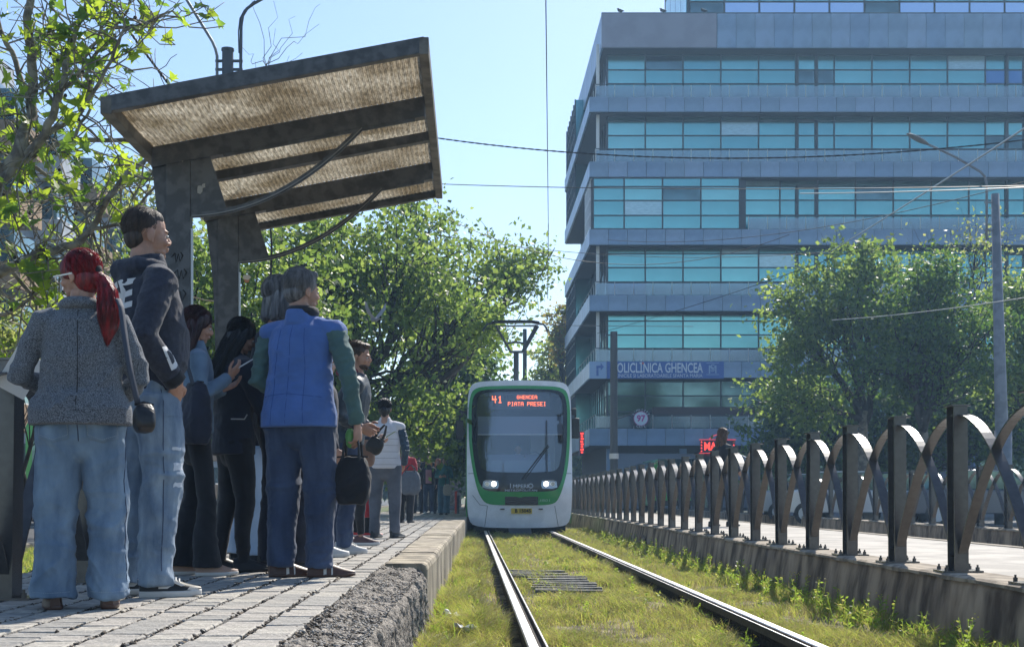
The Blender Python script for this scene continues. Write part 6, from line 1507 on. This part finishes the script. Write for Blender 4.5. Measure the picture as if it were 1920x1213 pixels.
me = project(grid_poly(.12,.14,6), Matrix.Translation((.7,.06,.87*k))@Matrix.Rotation(R(90),4,'Z'), (-1,0,0), P2['tro'].data, .003); link('pocket', me, M_den_m, P2['tro'], True)
b = MB(); 
for s_ in (-1,1): b.tube([Vector((.275,-.10,1.14)).lerp(Vector((.212,.065,.945)), q) if s_ > 0 else Vector((-.27,.0,1.13)).lerp(Vector((-.212,.075,.945)), q) for q in (.80,.98)], .051, 12)
xf(b, Matrix.Scale(k,4)); link('cuffs', remesh(b, .008, 2), M_blk, P2['top'], True)

# 3 young woman, denim jacket, phone
P3 = person('young woman with long dark auburn hair in denim jacket looking at a phone', 366, 7.8, 1.61, -68, -4, -14, vox=.009, build=.95, fem=True, legs='flare', lm=M_blk, feet=[(-.09,-.08),(.09,.06)], footyaw=-5, shoes='beige',
    tm=cloth('denim_jacket', (.08,.13,.20), scale=5, c2=(.19,.28,.38)), hem=.92, hair='long', hm=H_aub, arms={-1: ((-.20,.02,1.14),(-.06,.20,1.22)), 1: ((.21,-.01,1.13),(.13,.19,1.285))}, armr=1.05, hang={1: ((-.1,.7,.65),(-.6,-.3,.6),.5), -1: ((.3,.8,.4),(.3,-.2,.6),.5)})
w = P3['t'].matrix_basis@(Vector((.09,.30,1.375))*P3['k'])
o = MB().box(-.036,.036,-.075,.075,-.004,.004).build('phone', mat('phone_white', (.6,.62,.66), .3), bevel=.003); o.location = w; o.rotation_euler = (R(32), 0, R(-68)); tag(o, 'white phone in the hand of the auburn haired woman', 'phone'); MB().box(-.032,.032,-.07,.07,.0042,.005).build('screen', M_tk, o)
bag('tote_bag', 'large dark navy tote bag on the shoulder of the auburn haired woman', (X(368,7.6), 7.6, Z(775,7.6)), (.20,.16,.36), M_navy, -50, strap=[(X(350,7.6),7.62,Z(640,7.6)),(X(356,7.6),7.55,Z(690,7.6)),(X(366,7.6),7.55,Z(725,7.6))], soft=.8)

# 4 dark woman, hand to face
P4 = person('woman with black ponytail in dark padded coat and leggings, hand on her face', 437, 8.2, 1.60, -66, 0, -22, vox=.009, build=1.12, fem=True, legs='skinny', lm=M_blk, feet=[(-.10,-.07),(.10,.05)], footyaw=-5, shoes='black',
    tm=M_navy, hem=.80, flare=1.06, hair='long', hm=H_blk, arms={-1: ((-.20,.12,1.12),(-.05,.22,1.30)), 1: ((.22,.16,1.10),(.06,.22,1.36))}, armr=1.25, wr=.010, lean=.03, hang={1: ((-.2,.2,.9),(-.3,-1,0),.5), -1: ((.3,.3,.8),(.3,-1,0),.4)}, skin=mat('skin_tan', (.34,.19,.13), .5, var=.06, scale=20))
proj_line([(.6,-.05,.95),(.6,.03,.95),(.6,.05,.98)], (-1,0,0), P4['top'].data, .004, 'buckle', M_chrome, P4['top'], .003)
# 5 grey haired person behind the vest man
P5 = person('person with grey chin length hair, half hidden by the man in blue vest', 530, 8.25, 1.86, -50, -12, 0, vox=.011, build=1.08, legs='straight', lm=M_navy, feet=[(-.10,-.04),(.10,.04)], shoes='black', tm=M_navy, hem=.85, hair='bob', hm=H_salt, armr=1.2)
# 6 pale jeans, mostly hidden
P6 = person('person in pale blue wide jeans and dark jacket, mostly hidden behind the woman in leggings', 474, 9.5, 1.60, -72, 0, -5, vox=.010, build=1.0, fem=True, legs='wide', lm=M_den_p, feet=[(-.10,-.10),(.10,.04)], shoes='black', tm=M_blk, hem=.88, hair='bob', hm=H_blk)
# 7 man in the blue vest
A7 = {-1: ((-.29,.05,1.13),(-.15,.22,1.02)), 1: ((.30,.02,1.13),(.325,.09,.865))}
P7 = person('older man with grey hair in blue quilted vest and green sleeves holding a black bag', 560, 7.65, 1.81, -20, -32, -2, vox=.008, build=1.14, legs='loose', lm=M_den_d, feet=[(-.10,-.02),(.12,.03)], footyaw=-56, shoes='loafer',
    tm=M_vest, sm=M_green, hem=.845, flare=1.17, hair='grey_short', hm=H_gry, arms=A7, armr=1.18, wr=.010, lean=.05, hang={1: ((0,.05,-1),(-1,.1,0),1.0)})
k = P7['k']
for x_ in (-.075,0,.075): proj_line([(x_*1.0,-.6,1.42*k),(x_*1.25,-.6,1.2*k),(x_*1.4,-.6,.86*k)], (0,1,0), P7['top'].data, .0016, 'quilt_seam', mat('vest_seam', (.02,.06,.22), .9), P7['top'], .0)
proj_line([(-.19,-.6,1.02*k),(0,-.6,1.03*k),(.19,-.6,1.01*k)], (0,1,0), P7['top'].data, .0018, 'quilt_seam', mat('vest_seam', (.02,.06,.22), .9), P7['top'], .0)
b = MB(); b.tube([(.068*math.cos(a), .038+.072*math.sin(a), 1.505) for a in np.linspace(0, 6.283, 22)], .034, 10); xf(b, Matrix.Scale(k,4)); link('collar', remesh(b, .007, 2), M_blk, P7['top'], True)
w = P7['t'].matrix_basis@(Vector(A7[1][1])*k)
bag('travel_bag', 'black soft travel bag with handles hanging from the vest man right hand', (w.x-.03, w.y+.02, w.z-.33), (.23,.13,.28), M_blk, -14, handle=.17, soft=.7)
o = MB().ell((0,0,0), (.03,.03,.06), 10, 8).mesh('x'); o = link('green_bundle', o, mat('green_wrap', (.12,.30,.08), .6)); o.location = (w.x-.045, w.y+.02, w.z-.08); tag(o, 'small green bundle in the vest man right hand above the bag', 'bundle')
# 8 bearded young man in puffer jacket
A8 = {-1: ((-.24,-.04,1.14),(-.10,.14,1.06)), 1: ((.25,-.06,1.13),(.14,.12,1.04))}
P8 = person('young bearded man with brown hair in a dark blue puffer jacket, looking right', 653, 10.8, 1.75, -92, -8, -6, lean=.085, vox=.010, build=1.05, legs='straight', lm=M_den_d, feet=[(-.12,-.13),(.13,-.02)], shoes='white', tm=cloth('navy_puffer', (.018,.035,.06), .25, 6, rough=.5), hem=.90, hair='short', hm=H_brn, arms=A8, armr=1.3, wr=.012)
MH, hs = P8['MH'], P8['hs']; b = MB(); b.ell((0,.040,.028), (.050,.046,.030)); b.ell((0,.075,.018), (.024,.016,.018)); xf(b, MH@Matrix.Scale(hs,4)); link('beard', remesh(b, .006, 1), H_brn, P8['t'], True)
b = MB(); b.tube([(.075*math.cos(a),.075*math.sin(a),1.50) for a in np.linspace(0,6.28,18)], .03, 8); xf(b, Matrix.Scale(P8['k'],4)).build('scarf', mat('wine_scarf', (.16,.02,.05), .9), P8['t'], True)
# 9 woman in dark top with the two handbags
A9 = {-1: ((-.20,.0,1.12),(-.10,.20,1.10)), 1: ((.23,.0,1.12),(.16,.22,1.12))}
P9 = person('woman with fair hair holding a phone, behind the bearded man, in patterned sneakers', 664, 12.6, 1.60, -78, 0, -12, vox=.011, fem=True, legs='skinny', lm=M_blk, feet=[(-.10,-.08),(.10,.06)], shoes='maroon', tm=M_navy, hem=.86, hair='bob', hm=H_bln, arms=A9, ankle=.06, near=False)
w = P9['t'].matrix_basis@(Vector((.13,.36,1.16))*P9['k'])
o = MB().box(-.036,.036,-.075,.075,-.004,.004).build('phone', mat('phone_white', (.6,.62,.66), .3), bevel=.003); o.location = w; o.rotation_euler = (R(32), 0, R(-70)); tag(o, 'pale phone held beside the white quilted vest', 'phone'); MB().box(-.032,.032,-.07,.07,.0042,.005).build('screen', M_tk, o)
bag('handbag', 'taupe handbag hanging between the travel bag and the white vest', (X(686,11.9), 11.9, Z(850,11.9)), (.17,.10,.24), mat('taupe_leather', (.20,.12,.09), .6), -10, strap=[(X(684,11.9),11.9,Z(760,11.9)),(X(682,11.9),11.9,Z(826,11.9))], soft=.3)
bag('handbag', 'black handbag hanging tilted just left of the white vest', (X(703,11.7), 11.7, Z(835,11.7)), (.16,.09,.15), M_lea, -10, handle=.13, soft=.4, tilt=.5)
bag('grey_bag', 'grey bag hanging low behind the travel bag', (X(633,10.6), 10.6, Z(912,10.6)), (.16,.10,.26), mat('grey_bag_cloth', (.10,.11,.13), .8), 0, handle=.12, soft=.5)
# 10 red shoes
P10 = person('person in black trousers and red sneakers between the bearded man and the white vest', 676, 15.2, 1.58, -60, 0, 0, vox=.014, legs='straight', lm=M_blk, feet=[(-.10,-.04),(.12,.05)], shoes='red', tm=M_blk, hem=.88, hair='short', hm=H_drk, near=False)
bag('red_bag', 'red carrier bag beside the red sneakers', (X(695,15.0), 15.0, Z(945,15)), (.20,.12,.30), M_red, 20, handle=.1, soft=.9)
# 11 woman in the white quilted vest
A11 = {-1: ((-.235,.05,1.14),(-.10,.25,1.08)), 1: ((.26,.0,1.12),(.22,.16,.93))}
P11 = person('woman with black hair bun in white quilted vest and dark grey jeans, seen from behind', 722, 14.9, 1.59, -4, 0, -4, vox=.010, build=1.18, fem=True, legs='straight', lm=M_den_g, feet=[(-.135,0),(.13,-.06)], footyaw=-25, shoes='black', tm=M_wv, sm=cloth('blue_sleeve', (.03,.06,.10), .3, 30), hem=.87, hair='bun', hm=H_blk, arms=A11, armr=1.15, wr=.004)
for z_ in (.92,1.0,1.08,1.16,1.24,1.32): proj_line([(-.18,-.6,z_*P11['k']),(0,-.6,z_*P11['k']),(.18,-.6,z_*P11['k'])], (0,1,0), P11['top'].data, .003, 'quilt_seam', mat('vest_groove', (.25,.25,.29), .9), P11['top'], -.001)
for kk_ in range(5): 
    z_ = 1.34-.06*kk_; proj_line([(.9,-.10,z_*P11['k']),(.9,.06,z_*P11['k'])], (-1,0,0), P11['slv'].data, .004, 'sleeve_stripe', M_white, P11['slv'], .0)
# 12 red jacket
P12 = person('stooped person in a red jacket with a dark bag, right of the white vest', 760, 23.5, 1.42, -20, 0, -10, vox=.016, build=1.15, legs='loose', lm=M_blk, shoes='black', tm=M_red, hem=.82, hair='short', hm=H_drk, near=False, arms={-1: ((-.23,.05,1.12),(-.10,.25,1.08)), 1: ((.28,-.08,1.16),(.24,-.20,1.10))})
bag('dark_bag', 'dark grey shopping bag carried by the person in the red jacket', (X(770,23.0), 23.0, Z(905,23)), (.38,.2,.42), mat('grey_bag_cloth', (.05,.06,.08), .8), -15, handle=.1, soft=.8, vox=.015)
# far group, walking towards the camera
F1 = person('tall man with black cap and dark jacket at the back of the far group', 802, 38, 1.78, 180, 0, 0, vox=.018, build=1.1, legs='straight', lm=M_blk, tm=M_navy, hair='short', hm=H_blk, near=False, group='people walking up the far platform')
F2 = person('blonde woman in open dark jacket and pink top walking towards the camera', 804, 35.2, 1.53, 178, 0, 0, vox=.016, fem=True, legs='straight', lm=M_den_d, shoes='white', tm=M_navy, hem=.9, hair='bob', hm=H_bln, near=False, group='people walking up the far platform')
me = project(grid_poly(.16,.42,8), Matrix.Translation((0,.6,1.13*F2['k'])), (0,-1,0), F2['top'].data, .008); link('pink_top', me, M_pink, F2['top'])
F3 = person('woman with long dark hair in a teal jacket and blue jeans with a cloth tote', 833, 34.0, 1.52, 172, 0, 0, vox=.016, fem=True, build=1.05, legs='wide', lm=cloth('teal_denim', (.05,.12,.18), .2, 6), tm=M_teal_c, hem=.85, hair='wavy', hm=H_brn, near=False, group='people walking up the far platform', feet=[(-.08,.12),(.10,-.10)], arms={-1: ((-.24,.04,1.13),(-.08,.20,1.15)), 1: ((.25,.04,1.13),(.12,.20,1.14))})
bag('cloth_tote', 'pale cloth tote bag on the woman in the teal jacket', (X(839,33.7), 33.7, Z(918,33.7)), (.24,.10,.30), mat('canvas', (.34,.31,.28), .9), 0, handle=.25, soft=.5, vox=.014)
F4 = person('person with loose reddish hair just behind the woman in the teal jacket', 821, 36.5, 1.55, 170, 0, 0, vox=.02, fem=True, legs='straight', lm=M_blk, tm=M_blk, hair='wavy', hm=hairmat('ginger_hair', (.25,.07,.03), (.45,.16,.07)), near=False, group='people walking up the far platform')
F5 = person('dark figure between the blonde woman and the red jacket', 784, 37.2, 1.5, 175, 0, 0, vox=.02, legs='straight', lm=M_navy, tm=M_navy, hair='short', hm=H_drk, near=False, group='people walking up the far platform')
# 17 woman on the opposite platform
A17 = {-1: ((-.21,.06,1.14),(-.14,.24,1.02)), 1: ((.22,.06,1.13),(.16,.26,.98))}
P17 = person('woman with long brown hair in a black coat walking behind the arched fence', 1352, 23.0, 1.74, -62, 6, -8, base=.246, vox=.011, fem=True, build=1.14, legs='skinny', lm=M_blk, feet=[(-.08,-.14),(.08,.14)], tm=M_blk, hem=.72, flare=1.08, hair='wavy', hm=hairmat('sunlit_brown_hair', (.06,.028,.014), (.22,.11,.05)), arms=A17, group='people on the opposite platform', wr=.006, lean=.04)  # brown hair given a lighter colour to carry the sun on it
w = P17['t'].matrix_basis@(Vector((.20,.36,1.10))*P17['k'])
o = MB().box(-.11,.11,-.01,.01,-.15,.15).build('folder', mat('blue_grey_folder', (.25,.33,.42), .6), bevel=.004); o.location = w; o.rotation_euler = (.2,.3,R(-60)); tag(o, 'pale blue folder under the arm of the woman behind the fence', 'folder')
# pigeon flying in front of the trees
bp_ = thing('pigeon', 'grey pigeon flying with raised wings in front of the trees', 'bird', (X(702,20),20,Z(600,20)), R(30))
b = MB(); b.tube([(0,-.13,-.01),(0,-.05,0),(0,.05,.01),(0,.10,.03),(0,.135,.04)], [.012,.035,.038,.022,.008], 10, dome=True); b.tube([(0,-.10,0),(0,-.22,-.01)], [(.02,.008),(.045,.004)], 8, up=(1,0,0)); link('body', remesh(b, .006, 1), mat('pigeon_grey', (.16,.17,.19), .7), bp_, True)
for s_ in (-1,1):
    b = MB(); P_ = [(s_*.02,.04,.02),(s_*.09,.06,.10),(s_*.15,.02,.19),(s_*.17,-.03,.26)]; Q = [(s_*.02,-.07,.01),(s_*.09,-.08,.08),(s_*.145,-.10,.16),(s_*.165,-.07,.25)]
    b.loft([[Vector(a), Vector(c_), Vector(c_)+Vector((0,0,.006)), Vector(a)+Vector((0,0,.008))] for a, c_ in zip(P_, Q)]); b.build('wing', mat('pigeon_wing', (.24,.25,.27), .7), bp_)
# pigeons on the roof edge
for px in (1162, 1242, 1319):
    t_ = thing('pigeon', {1162: 'small dark bird on the roof edge nearest the building corner', 1242: 'small dark bird on the roof edge in the middle of three', 1319: 'small dark bird on the roof edge below the set back floor'}[px], 'bird', (X(px,68.6), 68.6, zz(26)+.06), R(70), 'birds on the roof edge')
    b = MB(); b.tube([(0,-.22,.08),(0,-.08,.10),(0,.06,.16),(0,.10,.24),(0,.15,.25)], [.02,.08,.085,.045,.012], 8, dome=True); b.tube([(0,.02,0),(0,.02,.1)], .012, 5); b.build('body', M_barkd, t_, True)

person('person in dark blue clothes between the white vest and the red jacket', 746, 28, 1.50, -10, 0, 0, vox=.018, legs='straight', lm=M_den_d, tm=M_navy, hair='short', hm=H_drk, near=False)
person('person in white trainers and jeans, mostly hidden behind the man in blue vest', 607, 10.2, 1.62, -75, 0, 0, vox=.013, legs='straight', lm=M_den_d, shoes='white', tm=M_navy, hair='short', hm=H_drk, near=False)
# ------------------------------------------------------------ air
hz = MB().box(-60, 60, -6, 128, -1.3, 36).build('haze', bpy.data.materials.new('haze_air')); stuff(hz)
m = hz.data.materials[0]; m.use_nodes = True; nt = m.node_tree; nt.nodes.clear(); out = nt.nodes.new('ShaderNodeOutputMaterial'); pv_ = nt.nodes.new('ShaderNodeVolumePrincipled')
pv_.inputs['Color'].default_value = (.42,.68,1,1); pv_.inputs['Density'].default_value = .0012; pv_.inputs['Anisotropy'].default_value = .35; nt.links.new(pv_.outputs[0], out.inputs['Volume'])
